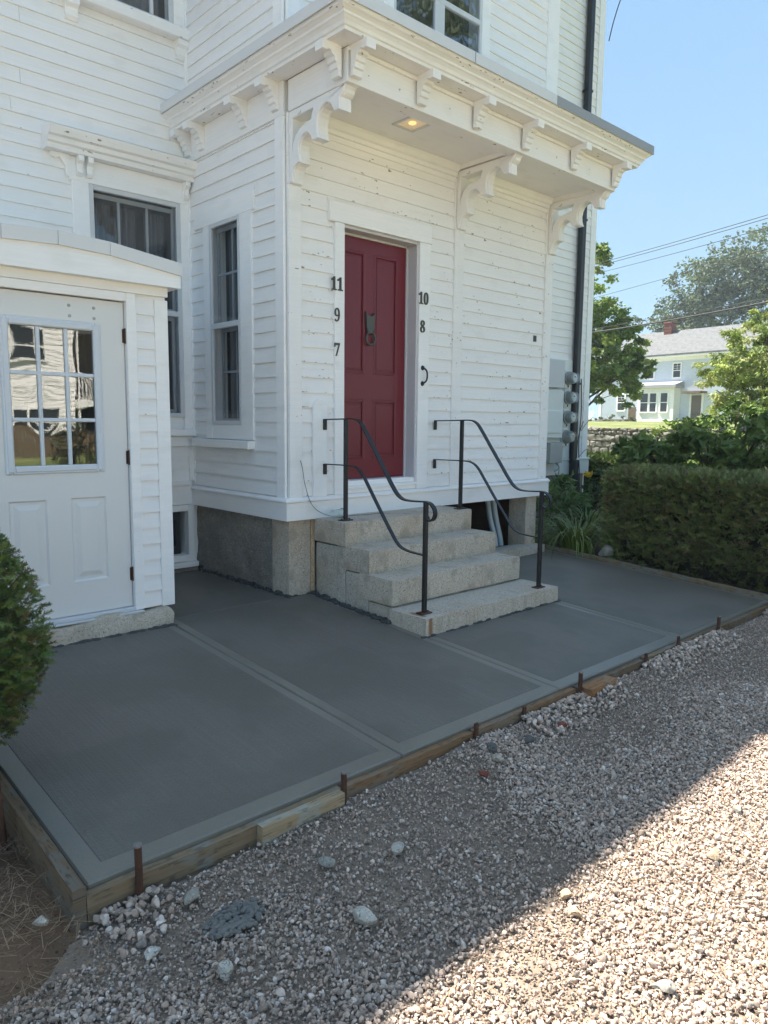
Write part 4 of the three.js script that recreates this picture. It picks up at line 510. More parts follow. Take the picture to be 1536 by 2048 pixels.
{ const lists = [[], [], [], [], [], []];
  const drop = (x, z, r, lift, soil) => { const c = soil ? lin(0.27, 0.215, 0.17).multiplyScalar(rr(0.6, 1.2)) : PC[Math.floor(rnd() * PC.length)].clone().multiplyScalar(rr(0.72, 1.12)); lists[Math.floor(rnd() * 6)].push({ p: V3(x, gravelY(x, z) + lift, z), q: rq(), s: V3(r * rr(0.8, 1.25), r * rr(0.8, 1.2), r * rr(0.8, 1.2)), c }); };
  for (let i = 0; i < 160000; i++) { const x = rr(-4.2, 4.6), z = 2.53 + Math.pow(rnd(), 1.15) * 2.9; if (x < -2.66 && z < 2.62 + 0.22 * n3(x * 4, 0, z * 4, 2)) continue; if (x > 3.6 && z < 2.5) continue;
    const b = bare(x, z), near = sst(3.5, 2.6, z) * sst(-2.9, -1.2, x) * 0; if (rnd() < 0.72 * sst(0.515, 0.63, b)) continue; if (Math.hypot((x + 2.228) / 0.10, (z - 2.826) / 0.06) < 0.9 + 0.35 * n3(x * 12, 0, z * 12, 4)) continue;
    const big = rnd(), r = (big > 0.988 ? rr(0.013, 0.019) : big > 0.6 ? rr(0.008, 0.012) : rr(0.0045, 0.0085)) * (b > 0.53 ? 0.82 : 1); drop(x, z, r + near, rr(-0.012, 0.006)); }
  for (let i = 0; i < 3500; i++) { const x = rr(-2.6, 3.4), t = Math.pow(rnd(), 2); if (n3(x * 2.3, 0, 4, 7) < 0.35) continue; drop(x, 2.53 + t * 0.22, rr(0.007, 0.016), 0.008 + 0.02 * (1 - t) * rnd()); }
  for (let i = 0; i < 90000; i++) { const x = rr(-4.0, 3.4), z = 2.56 + Math.pow(rnd(), 1.2) * 2.2; if (x < -2.66 && z < 2.62 + 0.22 * n3(x * 4, 0, z * 4, 2)) continue; const bb = bare(x, z); drop(x, z, rr(0.0025, 0.0055), rr(-0.006, 0.004), bb > 0.52 && rnd() < 0.6 ? 1 : 0); }

  const G = new THREE.Group(); G.name = 'gravel'; used.add('gravel'); G.userData.kind = 'structure'; scene.add(G);
  lists.forEach((l, i) => inst('pebbles', pebbleGeo(i * 7.3 + 1), pebbleMat, l, G)); }
{ const d = rough(0.15, 0.035, 0.09, [24, 3, 14], 0.05, 8.2, 0.02, 16); d.translate(-2.228, gravelY(-2.228, 2.826) + 0.004, 2.826); const L = [d]; for (let i = 0; i < 150; i++) { const a = rr(0, 6.283), q = Math.sqrt(rnd()), g = pebbleGeo(i % 7, 1), s = rr(0.006, 0.016); g.scale(s, s, s); g.translate(-2.228 + Math.cos(a) * q * 0.115, gravelY(-2.228, 2.826) + rr(0.006, 0.018), 2.826 + Math.sin(a) * q * 0.07); L.push(g); } structure('spilled_cement', merge(L), std({ color: lin(0.16, 0.155, 0.14), roughness: 0.95 })); }
{ const L = []; const st = new THREE.BufferGeometry(); st.setAttribute('position', new THREE.BufferAttribute(new Float32Array([0, 0, 0, 1, 0.05, 0, 1, 0.05, 0.02, 0, 0, 0, 1, 0.05, 0.02, 0, 0, 0.02]), 3)); st.setAttribute('uv', new THREE.BufferAttribute(new Float32Array(12), 2)); st.computeVertexNormals();
  for (let i = 0; i < 3400; i++) { const x = i < 1100 ? rr(-3.5, -2.62) : rr(-3.6, 1.6), z = i < 1100 ? rr(1.9, 2.8) : rr(2.3, 4.6), b = fbm(x * 1.4 + 50, z * 1.4 + 50, 256, 256, 61, 3); if (x > -2.62 && b < 0.52 && rnd() < 0.85) continue; if (x > -2.66 && z < 2.6) continue; L.push({ p: V3(x, (x < -2.66 && z < 2.62 ? -0.222 : gravelY(x, z) + 0.004) + rr(0, 0.008), z), q: new THREE.Quaternion().setFromEuler(new THREE.Euler(0, rr(0, 6.28), rr(-0.1, 0.1))), s: V3(rr(0.03, 0.11), 0.1, rr(0.05, 0.11)), c: lin(0.30, 0.20, 0.12).multiplyScalar(rr(0.6, 1.3)) }); }
  const m = inst('dry_needles', st, std({ color: 0xffffff, roughness: 1, side: THREE.DoubleSide }), L); }
const stoneMat = { pale: std({ map: T.granite, color: lin(0.92, 0.95, 0.95), roughness: 0.9 }), grey: std({ map: T.granite, color: lin(0.62, 0.66, 0.66), roughness: 0.9 }), tan: std({ map: T.granite, color: lin(0.95, 0.8, 0.62), roughness: 0.9 }), dark: std({ map: T.graniteDark, color: lin(0.5, 0.5, 0.5), roughness: 0.95 }), brick: M.brick };
[['largest pale angular stone lying in the shaded gravel', -1.90, 3.137, 0.062, 'pale', 1], ['pale grey stone in the gravel right of the crusted board', -1.531, 2.915, 0.05, 'pale', 2], ['grey green stone between the crusted board and the shadow', -1.80, 2.80, 0.042, 'grey', 3], ['pale chip of stone just right of the slab corner in front of the stake', -2.30, 2.66, 0.045, 'grey', 4], ['white flat stone lying on bare soil left of the slab corner', -2.76, 2.50, 0.035, 'pale', 5], ['white stone near the bottom left of the gravel', -2.52, 2.80, 0.035, 'pale', 6], ['pale elongated stone at the bottom left by dry grass', -2.38, 3.02, 0.04, 'pale', 7], ['dark clod of cement against the brown form board', -0.62, 2.66, 0.05, 'dark', 8], ['dark cement clod right of the brown boards', -0.36, 2.70, 0.042, 'dark', 9], ['reddish brown stone in the gravel near the brown boards', -0.80, 2.76, 0.035, 'brick', 10], ['brown broken brick bit alone in the shaded gravel', -0.06, 2.70, 0.045, 'brick', 11], ['upright white stone leaning near the middle stake', -0.66, 2.72, 0.045, 'pale', 12], ['pale stone at the shadow edge in the gravel', -1.25, 3.52, 0.035, 'tan', 13], ['tan stone just inside the sunlit gravel', -1.32, 3.60, 0.036, 'tan', 14], ['large tan stone in the sunlit gravel at the right', -0.60, 3.78, 0.042, 'tan', 15], ['long pale stone in the sunlit gravel', -1.42, 3.98, 0.04, 'pale', 16], ['grey stone at the right edge of the sunlit gravel', -0.16, 3.70, 0.036, 'grey', 17]].forEach(([label, x, z, r, m, s]) => {
  const g = pebbleGeo(s * 11.7, 3); r *= 0.68; g.scale(r * 1.15, r * 1.0, r * 0.95); boxUV(g, 1, s); g.rotateY(s * 1.7); const o = mesh('stone', g, stoneMat[m]); o.position.set(x, (x < -2.66 ? -0.235 : gravelY(x, z)) + r * 0.6, z); tag(o, label, 'stone'); });

// ---------------------------------------------------------------- plants
const leafMat = (rough_ = 0.7, tr = 0.3) => new THREE.MeshPhysicalMaterial({ color: 0xffffff, roughness: rough_, transmission: tr, thickness: 0, side: THREE.DoubleSide, specularIntensity: 0.5 });
const LM = leafMat(0.75, 0.32), YM = std({ color: 0xffffff, roughness: 0.65, side: THREE.DoubleSide });
function sprigGeo(n = 22, len = 0.07, nl = 0.019, nw = 0.0032) { const P = []; const q = (a, b, c, d) => P.push(a, b, c, a, c, d);
  q([-0.0012, 0, 0], [0.0012, 0, 0], [0.001, len, 0], [-0.001, len, 0]);
  for (let i = 0; i < n; i++) { const y = len * (0.08 + 0.92 * i / n), s = i % 2 ? 1 : -1, a = rr(0.5, 0.95), l = nl * (1 - 0.35 * i / n) * rr(0.85, 1.1), dx = s * Math.cos(a) * l, dy = Math.sin(a) * l, dz = rr(-0.35, 0.35) * l, w = nw / 2; q([0, y - w, 0], [0, y + w, 0], [dx, y + dy + w * 0.4, dz], [dx, y + dy - w * 0.4, dz]); }
  const g = new THREE.BufferGeometry(); g.setAttribute('position', new THREE.BufferAttribute(new Float32Array(P.flat()), 3)); g.setAttribute('uv', new THREE.BufferAttribute(new Float32Array(P.length * 2), 2)); g.computeVertexNormals(); return g; }
const upTo = (dir, spin) => new THREE.Quaternion().setFromUnitVectors(V3(0, 1, 0), dir.clone().normalize()).multiply(new THREE.Quaternion().setFromAxisAngle(V3(0, 1, 0), spin));
{ const t = thing('yew_bush', 'clipped dark green yew bush at the left edge beside the slab', 'bush', [-2.98, -0.22, 1.38]), L = [];
  const C = V3(-2.98, 0.42, 1.38), rad = (d) => { const k = Math.pow(Math.abs(d.x) ** 3.2 + Math.abs(d.y * 0.93) ** 3.2 + Math.abs(d.z) ** 3.2, -1 / 3.2); const lowIn = d.y < 0 ? 1 - 0.50 * Math.pow(-d.y, 1.15) : 1 - 0.06 * d.y; return k * lowIn * (0.90 + 0.22 * n3(d.x * 3 + 4, d.y * 3, d.z * 3, 21)); };
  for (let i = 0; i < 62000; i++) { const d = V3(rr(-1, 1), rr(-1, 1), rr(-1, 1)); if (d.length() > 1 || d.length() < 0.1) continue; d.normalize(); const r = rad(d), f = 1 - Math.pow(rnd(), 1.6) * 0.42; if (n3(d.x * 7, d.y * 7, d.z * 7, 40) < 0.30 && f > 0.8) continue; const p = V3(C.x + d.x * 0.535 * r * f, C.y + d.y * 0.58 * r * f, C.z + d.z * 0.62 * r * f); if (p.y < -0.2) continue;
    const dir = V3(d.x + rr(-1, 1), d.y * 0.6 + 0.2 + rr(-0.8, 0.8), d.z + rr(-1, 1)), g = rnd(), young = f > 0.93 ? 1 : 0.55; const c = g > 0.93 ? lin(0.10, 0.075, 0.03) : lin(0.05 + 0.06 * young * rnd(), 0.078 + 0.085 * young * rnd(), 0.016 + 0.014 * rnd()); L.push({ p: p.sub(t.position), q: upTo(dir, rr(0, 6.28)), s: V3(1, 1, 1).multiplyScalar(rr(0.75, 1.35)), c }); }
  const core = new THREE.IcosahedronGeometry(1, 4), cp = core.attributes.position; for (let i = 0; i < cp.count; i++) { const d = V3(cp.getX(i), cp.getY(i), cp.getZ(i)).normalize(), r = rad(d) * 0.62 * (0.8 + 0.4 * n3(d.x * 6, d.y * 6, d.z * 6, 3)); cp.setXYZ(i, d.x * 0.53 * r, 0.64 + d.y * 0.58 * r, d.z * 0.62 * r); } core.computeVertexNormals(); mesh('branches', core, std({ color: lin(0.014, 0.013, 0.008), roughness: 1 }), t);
  const tw = []; for (let i = 0; i < 70; i++) { const a = rr(0, 6.28), d = V3(Math.cos(a), rr(-0.5, 0.8), Math.sin(a)).normalize(), r = rad(d) * 0.95; tw.push(tube([[0, 0.2 + rr(0, 0.4), 0], [d.x * 0.3 * r, 0.55 + d.y * 0.25, d.z * 0.3 * r], [d.x * 0.58 * r, 0.64 + d.y * 0.56 * r, d.z * 0.6 * r]], 0.005, 5, 8)); } mesh('twigs', tw, M.bark, t);
  mesh('trunk', [cyl(0.05, 0.035, 0.5, 0, 0, 0, 8)], M.bark, t);
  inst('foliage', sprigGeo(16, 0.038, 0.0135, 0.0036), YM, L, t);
  const R = []; for (let i = 0; i < 26; i++) R.push({ p: V3(-2.47 + rr(-0.03, 0.05), 0.305 + rr(-0.05, 0.05), 1.42 + rr(-0.05, 0.05)).sub(t.position), q: rq(), s: V3(1, 1, 1).multiplyScalar(rr(0.6, 0.9)), c: lin(0.30, 0.06, 0.03) }); inst('red_sprig', sprigGeo(12, 0.05, 0.018, 0.005), YM, R, t); }
function hedge(name, label, [x0, x1, y0, y1, z0, z1], count, sz, cols, yaw = 0) {
  const t = thing(name, label, 'hedge', [(x0 + x1) / 2, y0, (z0 + z1) / 2]), L = [], h = [(x1 - x0) / 2, y1 - y0, (z1 - z0) / 2]; t.rotation.y = yaw;
  const areas = [h[1] * h[2] * 4, h[0] * h[1] * 4, h[0] * h[2] * 4], tot = areas[0] + areas[1] + areas[2];
  for (let i = 0; i < count; i++) { let a = rnd() * tot, d, p; const s = rnd() < 0.5 ? -1 : 1, u = rr(-1, 1), v = rnd();
    if (a < areas[0]) { d = V3(s, 0, 0); p = V3(s * h[0], v * h[1], u * h[2]); } else if (a < areas[0] + areas[1]) { d = V3(0, 0, s); p = V3(u * h[0], v * h[1], s * h[2]); } else { d = V3(0, 1, 0); p = V3(u * h[0], h[1], rr(-1, 1) * h[2]); }
    const bump = 0.09 * (n3(p.x * 2.6 + 5, p.y * 2.6, p.z * 2.6, 13) - 0.6) + 0.05 * (n3(p.x * 9, p.y * 9, p.z * 9, 17) - 0.5), low = d.y ? 0 : 0.14 * sst(0.35, 0, p.y / h[1]);
    const gap = n3(p.x * 6, p.y * 6, p.z * 6, 23); if (gap < 0.24 && rnd() < 0.8) continue; if (!d.y && p.y < 0.2 * h[1] && rnd() < 0.55) continue;
    p.addScaledVector(d, bump - low - rnd() * rnd() * 0.14); const dir = V3(d.x + rr(-0.8, 0.8), d.y + 0.3 + rr(-0.6, 0.6), d.z + rr(-0.8, 0.8)); const c = cols[Math.floor(rnd() * cols.length)].clone().multiplyScalar(rr(0.5, 1.6)); L.push({ p, q: upTo(dir, rr(0, 6.28)), s: V3(1, 1, 1).multiplyScalar(sz * rr(0.75, 1.3)), c }); }
  mesh('branches', rough(h[0] * 2 - 0.26, h[1] - 0.12, h[2] * 2 - 0.26, [8, 8, 14], 0.10, 3, 0.06, 4).translate(0, h[1] / 2 + 0.0, 0), std({ color: lin(0.020, 0.018, 0.012), roughness: 1 }), t);
  inst('foliage', sprigGeo(16, 0.075, 0.022, 0.006), YM, L, t); return t; }
const yewC0 = [lin(0.10, 0.125, 0.034), lin(0.08, 0.10, 0.034), lin(0.14, 0.145, 0.045), lin(0.125, 0.098, 0.046), lin(0.12, 0.155, 0.045)], yewC = yewC0.map((c) => c.multiplyScalar(1.5));
hedge('clipped_hedge', 'long flat-topped dark yew hedge along the right side of the slab', [3.93, 4.95, -0.22, 0.86, 0.56, 4.2], 40000, 1.25, yewC);
hedge('clipped_hedge', 'small clipped boxwood hedge beyond the house corner in sunlight', [8.0, 9.0, -0.2, 0.80, -2.9, -1.9], 9000, 1.3, [lin(0.09, 0.14, 0.03), lin(0.07, 0.115, 0.025), lin(0.12, 0.16, 0.035)], 0.75);
const leafGeo = (l, w, fold = 0.25, droop = 0.2) => { const g = new THREE.BufferGeometry(), P = [[0, 0, 0], [-w * 0.5, l * 0.42, fold * w], [0, l * 0.45, 0], [w * 0.5, l * 0.42, fold * w], [0, l, -droop * l]], I = [0, 2, 1, 0, 3, 2, 1, 2, 4, 2, 3, 4]; g.setAttribute('position', new THREE.BufferAttribute(new Float32Array(I.flatMap((i) => P[i])), 3)); g.setAttribute('uv', new THREE.BufferAttribute(new Float32Array(I.length * 2), 2)); g.computeVertexNormals(); return g; };
function crownLeaves(lobes, geoSize, cols, density = 1, hang = 0) {    // lobes: [x, y, z, rx, ry, rz, leaves]
  const L = []; for (const [x, y, z, rx, ry, rz, n] of lobes) { const cl = Math.max(6, Math.round(n / 34)); for (let k = 0; k < cl; k++) { let d; do d = V3(rr(-1, 1), rr(-1, 1), rr(-1, 1)); while (d.length() > 1); const f = Math.pow(d.length(), 0.5); d.normalize().multiplyScalar(f * (0.78 + 0.4 * rnd())); const c = V3(x + d.x * rx, y + d.y * ry, z + d.z * rz), cs = rr(0.10, 0.22) * Math.min(rx, ry), tint = rr(0.75, 1.2), col = cols[Math.floor(rnd() * cols.length)];
    for (let i = 0; i < Math.round(34 * density); i++) { const o = V3(rr(-1, 1) + rr(-1, 1), (rr(-1, 1) + rr(-1, 1)) * 0.55, rr(-1, 1) + rr(-1, 1)).multiplyScalar(cs); const dir = V3(d.x * 0.6 + rr(-1, 1), rr(-0.7, 0.5) - hang, d.z * 0.6 + rr(-1, 1)); L.push({ p: c.clone().add(o), q: upTo(dir, rr(0, 6.28)), s: V3(1, 1, 1).multiplyScalar(geoSize * rr(0.7, 1.3)), c: col.clone().multiplyScalar(tint * rr(0.8, 1.2)) }); } } }
  return L; }
function tree(name, label, cat, base, trunkR, top, lobes, leaf, size, cols, o = {}) {
  const t = thing(name, label, cat, base, o.group), rel = (p) => V3(p[0] - base[0], p[1] - base[1], p[2] - base[2]), parts = [];
  const T0 = V3(0, 0, 0), T1 = rel(top), N = 10, P = []; for (let i = 0; i <= N; i++) P.push(T0.clone().lerp(T1, i / N).add(V3(0.06 * Math.sin(i * 1.7), 0, 0.06 * Math.cos(i * 1.3)).multiplyScalar(T1.y * 0.12)));
  for (let i = 0; i < N; i++) { const a = P[i], b = P[i + 1], g = new THREE.CylinderGeometry(trunkR * (1 - 0.75 * (i + 1) / N), trunkR * (1 - 0.75 * i / N), a.distanceTo(b) * 1.04, 8, 1); g.applyQuaternion(new THREE.Quaternion().setFromUnitVectors(V3(0, 1, 0), b.clone().sub(a).normalize())); g.translate((a.x + b.x) / 2, (a.y + b.y) / 2, (a.z + b.z) / 2); parts.push(g); }
  for (const l of lobes) { const c = rel(l), f = Math.max(0.25, Math.min(0.9, c.y / T1.y - 0.25)), a = T0.clone().lerp(T1, f), m = a.clone().lerp(c, 0.5).add(V3(0, -0.1 * c.y * 0.1, 0)); parts.push(tube([a.toArray(), m.toArray(), c.toArray()], trunkR * 0.28, 6, 8)); for (let k = 0; k < 4; k++) { const e = c.clone().add(V3(rr(-1, 1) * l[3], rr(-0.6, 1) * l[4], rr(-1, 1) * l[5]).multiplyScalar(0.75)); parts.push(tube([m.toArray(), m.clone().lerp(e, 0.5).add(V3(0, 0.05 * l[4], 0)).toArray(), e.toArray()], trunkR * 0.1, 5, 6)); } }
  mesh('trunk', parts, M.bark, t); const LL = crownLeaves(lobes, size, cols, o.density ?? 1, o.hang ?? 0); LL.forEach((e) => e.p.sub(V3(...base))); inst('crown', leaf, o.mat || LM, LL, t); return t; }
const sc = (k, l) => l.map((c) => lin(...c.map((v) => v * k))), G1 = sc(1.7, [[0.085, 0.13, 0.03], [0.11, 0.155, 0.032], [0.065, 0.10, 0.028], [0.15, 0.18, 0.045]]), G2 = sc(1.7, [[0.075, 0.10, 0.05], [0.09, 0.12, 0.06], [0.06, 0.085, 0.045]]), G3 = sc(1.75, [[0.16, 0.20, 0.05], [0.20, 0.235, 0.065], [0.12, 0.16, 0.05], [0.22, 0.24, 0.09]]), G4 = sc(1.2, [[0.04, 0.06, 0.03], [0.05, 0.075, 0.035]]);
const away = (k, l) => l.map((a) => [-3.456 + (a[0] + 3.456) * k, 1.43 + (a[1] - 1.43) * k, 4.9 + (a[2] - 4.9) * k, ...a.slice(3, 6).map((v) => v * k), a[6]]);
tree('maple_tree', 'bright green maple standing behind the right house corner', 'tree', [23.2, -0.16, -12.6], 0.16, [23.5, 6.5, -12.4], [[23.7, 7.6, -12.3, 0.8, 1.2, 0.9, 1100], [23.9, 5.6, -12.0, 1.3, 1.0, 1.3, 2000], [23.9, 4.1, -11.8, 1.6, 1.2, 1.5, 2600], [24.4, 4.7, -11.1, 0.9, 0.7, 0.9, 1000], [24.2, 3.0, -11.4, 1.3, 0.8, 1.2, 1500], [24.7, 3.7, -10.7, 0.7, 0.6, 0.8, 700], [22.6, 4.4, -13.2, 1.5, 2.3, 1.5, 1500]], leafGeo(0.14, 0.13), 1, sc(1.25, G1.map((c) => [c.r, c.g, c.b])), { density: 1.9 });
tree('elm_tree', 'tall grey green tree rising behind the far house roof', 'tree', [83, 1.5, -34], 0.6, [83, 19, -33], away(1.35, [[57.6, 9.6, -24.8, 2.2, 2.2, 2.2, 1800], [58.6, 12.6, -23.6, 2.6, 2.6, 2.6, 2600], [60.2, 13.4, -21.8, 3, 2.8, 3, 3000], [61.4, 14.6, -20.0, 2.8, 2.6, 3, 3000], [60.6, 10.4, -21.8, 3.2, 2.6, 3.4, 3000], [62.0, 11.4, -18.6, 3, 3, 3.4, 3000]]), leafGeo(0.40, 0.25), 1, G2);
tree('oak_tree', 'dark tall tree at the upper right edge beyond the wires', 'tree', [47.2, 1.4, -11.5], 0.4, [47.4, 12, -11.4], [[47.0, 12.6, -11.3, 1.7, 2.0, 1.9, 1800], [46.8, 10.2, -12.2, 1.6, 1.6, 1.8, 1700], [47.4, 7.8, -11.4, 2.2, 1.8, 2.2, 2000], [48.8, 11.5, -9.2, 2.6, 2.6, 2.6, 2000]], leafGeo(0.26, 0.17), 1, G4);
tree('round_tree', 'low olive tree behind the chimney of the far house', 'tree', [80, 1.5, -38], 0.4, [80, 10, -38], away(1.3, [[58.8, 8.2, -31.6, 2.6, 1.6, 2.6, 1600], [61.5, 9.4, -29.0, 2.6, 2.0, 2.6, 1800], [63.5, 10.2, -26.6, 2.6, 1.8, 2.6, 1800], [56.6, 9.4, -33.4, 2.2, 1.8, 2.4, 1500]]), leafGeo(0.40, 0.25), 1, [lin(0.11, 0.14, 0.05), lin(0.09, 0.12, 0.045)]);
tree('cherry_tree', 'light yellow green tree with drooping leaves at the right edge', 'tree', [17.9, -0.16, -2.9], 0.14, [17.8, 4.3, -3.0], [[18.46, 4.2, -2.77, 0.85, 0.6, 0.9, 1500], [17.76, 3.5, -3.17, 0.95, 0.65, 0.95, 1900], [17.26, 2.9, -3.67, 0.85, 0.55, 0.85, 1400], [18.16, 2.8, -2.77, 1.2, 0.8, 1.1, 2300], [17.46, 2.1, -3.37, 0.95, 0.55, 0.95, 1500], [18.66, 2.0, -2.17, 1.1, 0.7, 1.1, 1500], [19.26, 3.4, -1.87, 1.1, 1.1, 1.1, 1600]], leafGeo(0.115, 0.046, 0.2, 0.3), 1, G3, { hang: 0.55, density: 2.1 });
function shrub(name, label, base, lobes, leaf, size, cols, extra) { const t = thing(name, label, 'shrub', base), st = []; for (const l of lobes) for (let k = 0; k < 5; k++) st.push(tube([[rr(-0.15, 0.15), 0, rr(-0.15, 0.15)], [(l[0] - base[0]) * 0.6, (l[1] - base[1]) * 0.6, (l[2] - base[2]) * 0.6], [l[0] - base[0] + rr(-0.6, 0.6) * l[3], l[1] - base[1] + rr(-0.2, 0.8) * l[4], l[2] - base[2] + rr(-0.6, 0.6) * l[5]]], 0.012, 5, 8));
  mesh('stems', st, M.bark, t); const L = crownLeaves(lobes, size, cols, 1, 0.1); L.forEach((e) => e.p.sub(V3(...base))); inst('foliage', leaf, LM, L, t); if (extra) extra(t); return t; }
shrub('lilac_shrub', 'dark rounded shrub with lime green tips below the far house', [9.2, -0.15, -0.9], [[9.51, 1.2, -0.82, 0.55, 0.42, 0.55, 1500], [9.96, 1.35, -0.27, 0.6, 0.45, 0.6, 1500], [9.26, 0.75, -0.87, 0.55, 0.5, 0.55, 1300], [9.86, 0.8, -0.17, 0.8, 0.6, 0.8, 1700], [10.46, 1.3, 0.23, 0.55, 0.4, 0.55, 1100]], leafGeo(0.10, 0.055), 1, [lin(0.10, 0.17, 0.03), lin(0.075, 0.125, 0.03), lin(0.16, 0.24, 0.04)]);
shrub('forsythia_shrub', 'lime green feathery shrub left of the dark rounded shrub', [8.5, -0.15, -1.65], [[8.75, 0.95, -1.37, 0.32, 0.38, 0.32, 900], [8.85, 0.55, -1.27, 0.4, 0.4, 0.4, 900]], leafGeo(0.10, 0.03), 1, [lin(0.20, 0.27, 0.05), lin(0.15, 0.22, 0.045)]);
shrub('hydrangea_shrub', 'broad leafed hydrangea with faded flower heads behind the long hedge', [6.9, -0.15, 0.75], [[6.6, 0.95, 0.35, 0.55, 0.40, 0.55, 520], [7.0, 1.2, 0.75, 0.6, 0.42, 0.6, 560], [7.0, 0.8, 1.15, 0.6, 0.45, 0.6, 520], [6.5, 0.75, 0.9, 0.5, 0.4, 0.5, 420], [7.5, 1.25, 1.3, 0.6, 0.42, 0.6, 460], [6.3, 0.85, -0.25, 0.45, 0.36, 0.45, 380]], leafGeo(0.15, 0.105, 0.2, 0.35), 1, [lin(0.15, 0.215, 0.055), lin(0.12, 0.18, 0.05), lin(0.19, 0.25, 0.07)], (t) => {
  const L = []; for (let k = 0; k < 26; k++) { const c = V3(rr(6.2, 7.6), rr(0.95, 1.6), rr(-0.4, 1.6)); for (let i = 0; i < 22; i++) L.push({ p: V3(c.x + rr(-0.05, 0.05), c.y + rr(-0.03, 0.03), c.z + rr(-0.05, 0.05)).sub(t.position), q: rq(), s: V3(1, 1, 1).multiplyScalar(rr(0.7, 1.2)), c: lin(0.42, 0.36, 0.28).multiplyScalar(rr(0.7, 1.2)) }); } inst('flower_heads', leafGeo(0.022, 0.02), LM, L, t); });
function bladeClump(name, label, base, n, len, w, col, spread, extra) { const t = thing(name, label, 'plant', base), P = [], Cc = []; for (let i = 0; i < n; i++) { const a = rr(0, 6.283), r = Math.sqrt(rnd()) * spread * 0.35, l = len * rr(0.55, 1.15), arch = rr(0.5, 1.25), S = 7; let prev = null; const k = rr(0.6, 1.3), ww = w * rr(0.7, 1.2);
    for (let s = 0; s <= S; s++) { const f = s / S, ang = arch * f * f * 1.5 + 0.12, x = r * Math.cos(a) + Math.cos(a) * l * f * Math.sin(ang), z = r * Math.sin(a) + Math.sin(a) * l * f * Math.sin(ang), y = l * f * Math.cos(ang), h = ww * (1 - f ** 2.2) / 2, cur = [[x - Math.sin(a) * h, y, z + Math.cos(a) * h], [x + Math.sin(a) * h, y, z - Math.cos(a) * h]]; if (prev) P.push(prev[0], prev[1], cur[1], prev[0], cur[1], cur[0]), Cc.push(...Array(6).fill([k, k, k])); prev = cur; } }
  const g = poly(P, P.map(() => [0, 0])); g.setAttribute('color', new THREE.BufferAttribute(new Float32Array(Cc.flat()), 3)); const m = mesh('leaves', g, new THREE.MeshPhysicalMaterial({ color: col, vertexColors: true, roughness: 0.6, transmission: 0.25, thickness: 0, side: THREE.DoubleSide }), t); if (extra) extra(t); return t; }
bladeClump('daylily_clump', 'arching grassy daylily clump at the left end of the long hedge', [3.98, -0.08, 0.18], 230, 0.62, 0.022, lin(0.155, 0.21, 0.032), 0.6);
bladeClump('daylily_clump', 'grassy daylily clump nearest the granite pier under the house', [4.05, -0.07, -0.55], 150, 0.5, 0.02, lin(0.14, 0.19, 0.03), 0.5);
bladeClump('daylily_clump', 'daylily clump with a yellow bloom by the house corner', [5.05, -0.07, -0.35], 140, 0.62, 0.022, lin(0.14, 0.20, 0.035), 0.5, (t) => { const L = []; for (let i = 0; i < 14; i++) { const a = i / 7 * 6.283; L.push({ p: V3(0.0 + rr(-0.03, 0.03), 0.80 + rr(-0.02, 0.02), 0.0 + rr(-0.03, 0.03)), q: upTo(V3(Math.cos(a), 0.7, Math.sin(a)), rr(-0.4, 0.4)), s: V3(1, 1, 1), c: lin(0.75, 0.50, 0.03) }); } inst('yellow_bloom', leafGeo(0.085, 0.045, 0.2, 0.4), LM, L, t); mesh('bloom_stem', tube([[0, 0, 0], [0.02, 0.4, 0.01], [0, 0.8, 0]], 0.006, 5), std({ color: lin(0.08, 0.14, 0.04), roughness: 0.7 }), t); });
shrub('fern_clump', 'blue green leafy perennial between the downspout and the hedge', [4.75, -0.08, -0.75], [[4.7, 0.35, -0.75, 0.5, 0.28, 0.45, 700], [5.4, 0.35, -1.0, 0.5, 0.3, 0.35, 500]], leafGeo(0.11, 0.045, 0.2, 0.4), 1, [lin(0.13, 0.20, 0.07), lin(0.10, 0.165, 0.05), lin(0.18, 0.25, 0.09)]);
shrub('ground_ivy', 'thin creeping weeds at the foot of the foundation by the downspout', [6.2, -0.08, -1.1], [[6.3, 0.25, -1.15, 0.7, 0.3, 0.25, 420], [6.9, 0.45, -1.1, 0.35, 0.45, 0.3, 380]], leafGeo(0.08, 0.045), 1, [lin(0.10, 0.16, 0.05), lin(0.08, 0.13, 0.045)]);
{ const v = thing('vine', 'bare vine climbing the corner board beside the black downspout', 'vine', [6.62, 0.1, -1.48]); put('stem', [tube([[6.60, 0.0, -1.45], [6.63, 0.6, -1.50], [6.59, 1.1, -1.51], [6.63, 1.6, -1.515], [6.60, 2.1, -1.52]], 0.008, 5), tube([[6.66, 0.0, -1.45], [6.56, 0.7, -1.50], [6.57, 1.2, -1.51], [6.68, 1.45, -1.5]], 0.006, 5), tube([[6.62, 1.3, -1.5], [6.74, 1.42, -1.48], [6.86, 1.52, -1.44]], 0.004, 5), tube([[6.60, 0.9, -1.5], [6.72, 1.0, -1.47], [6.8, 1.02, -1.44]], 0.004, 5)], M.bark, v); }
{ const g = pebbleGeo(91, 3); g.scale(0.10, 0.11, 0.09); boxUV(g); const m = mesh('stone', g, stoneMat.pale); m.position.set(3.93, -0.01, 0.60); tag(m, 'pale pointed rock between the daylilies and the hedge', 'stone'); }
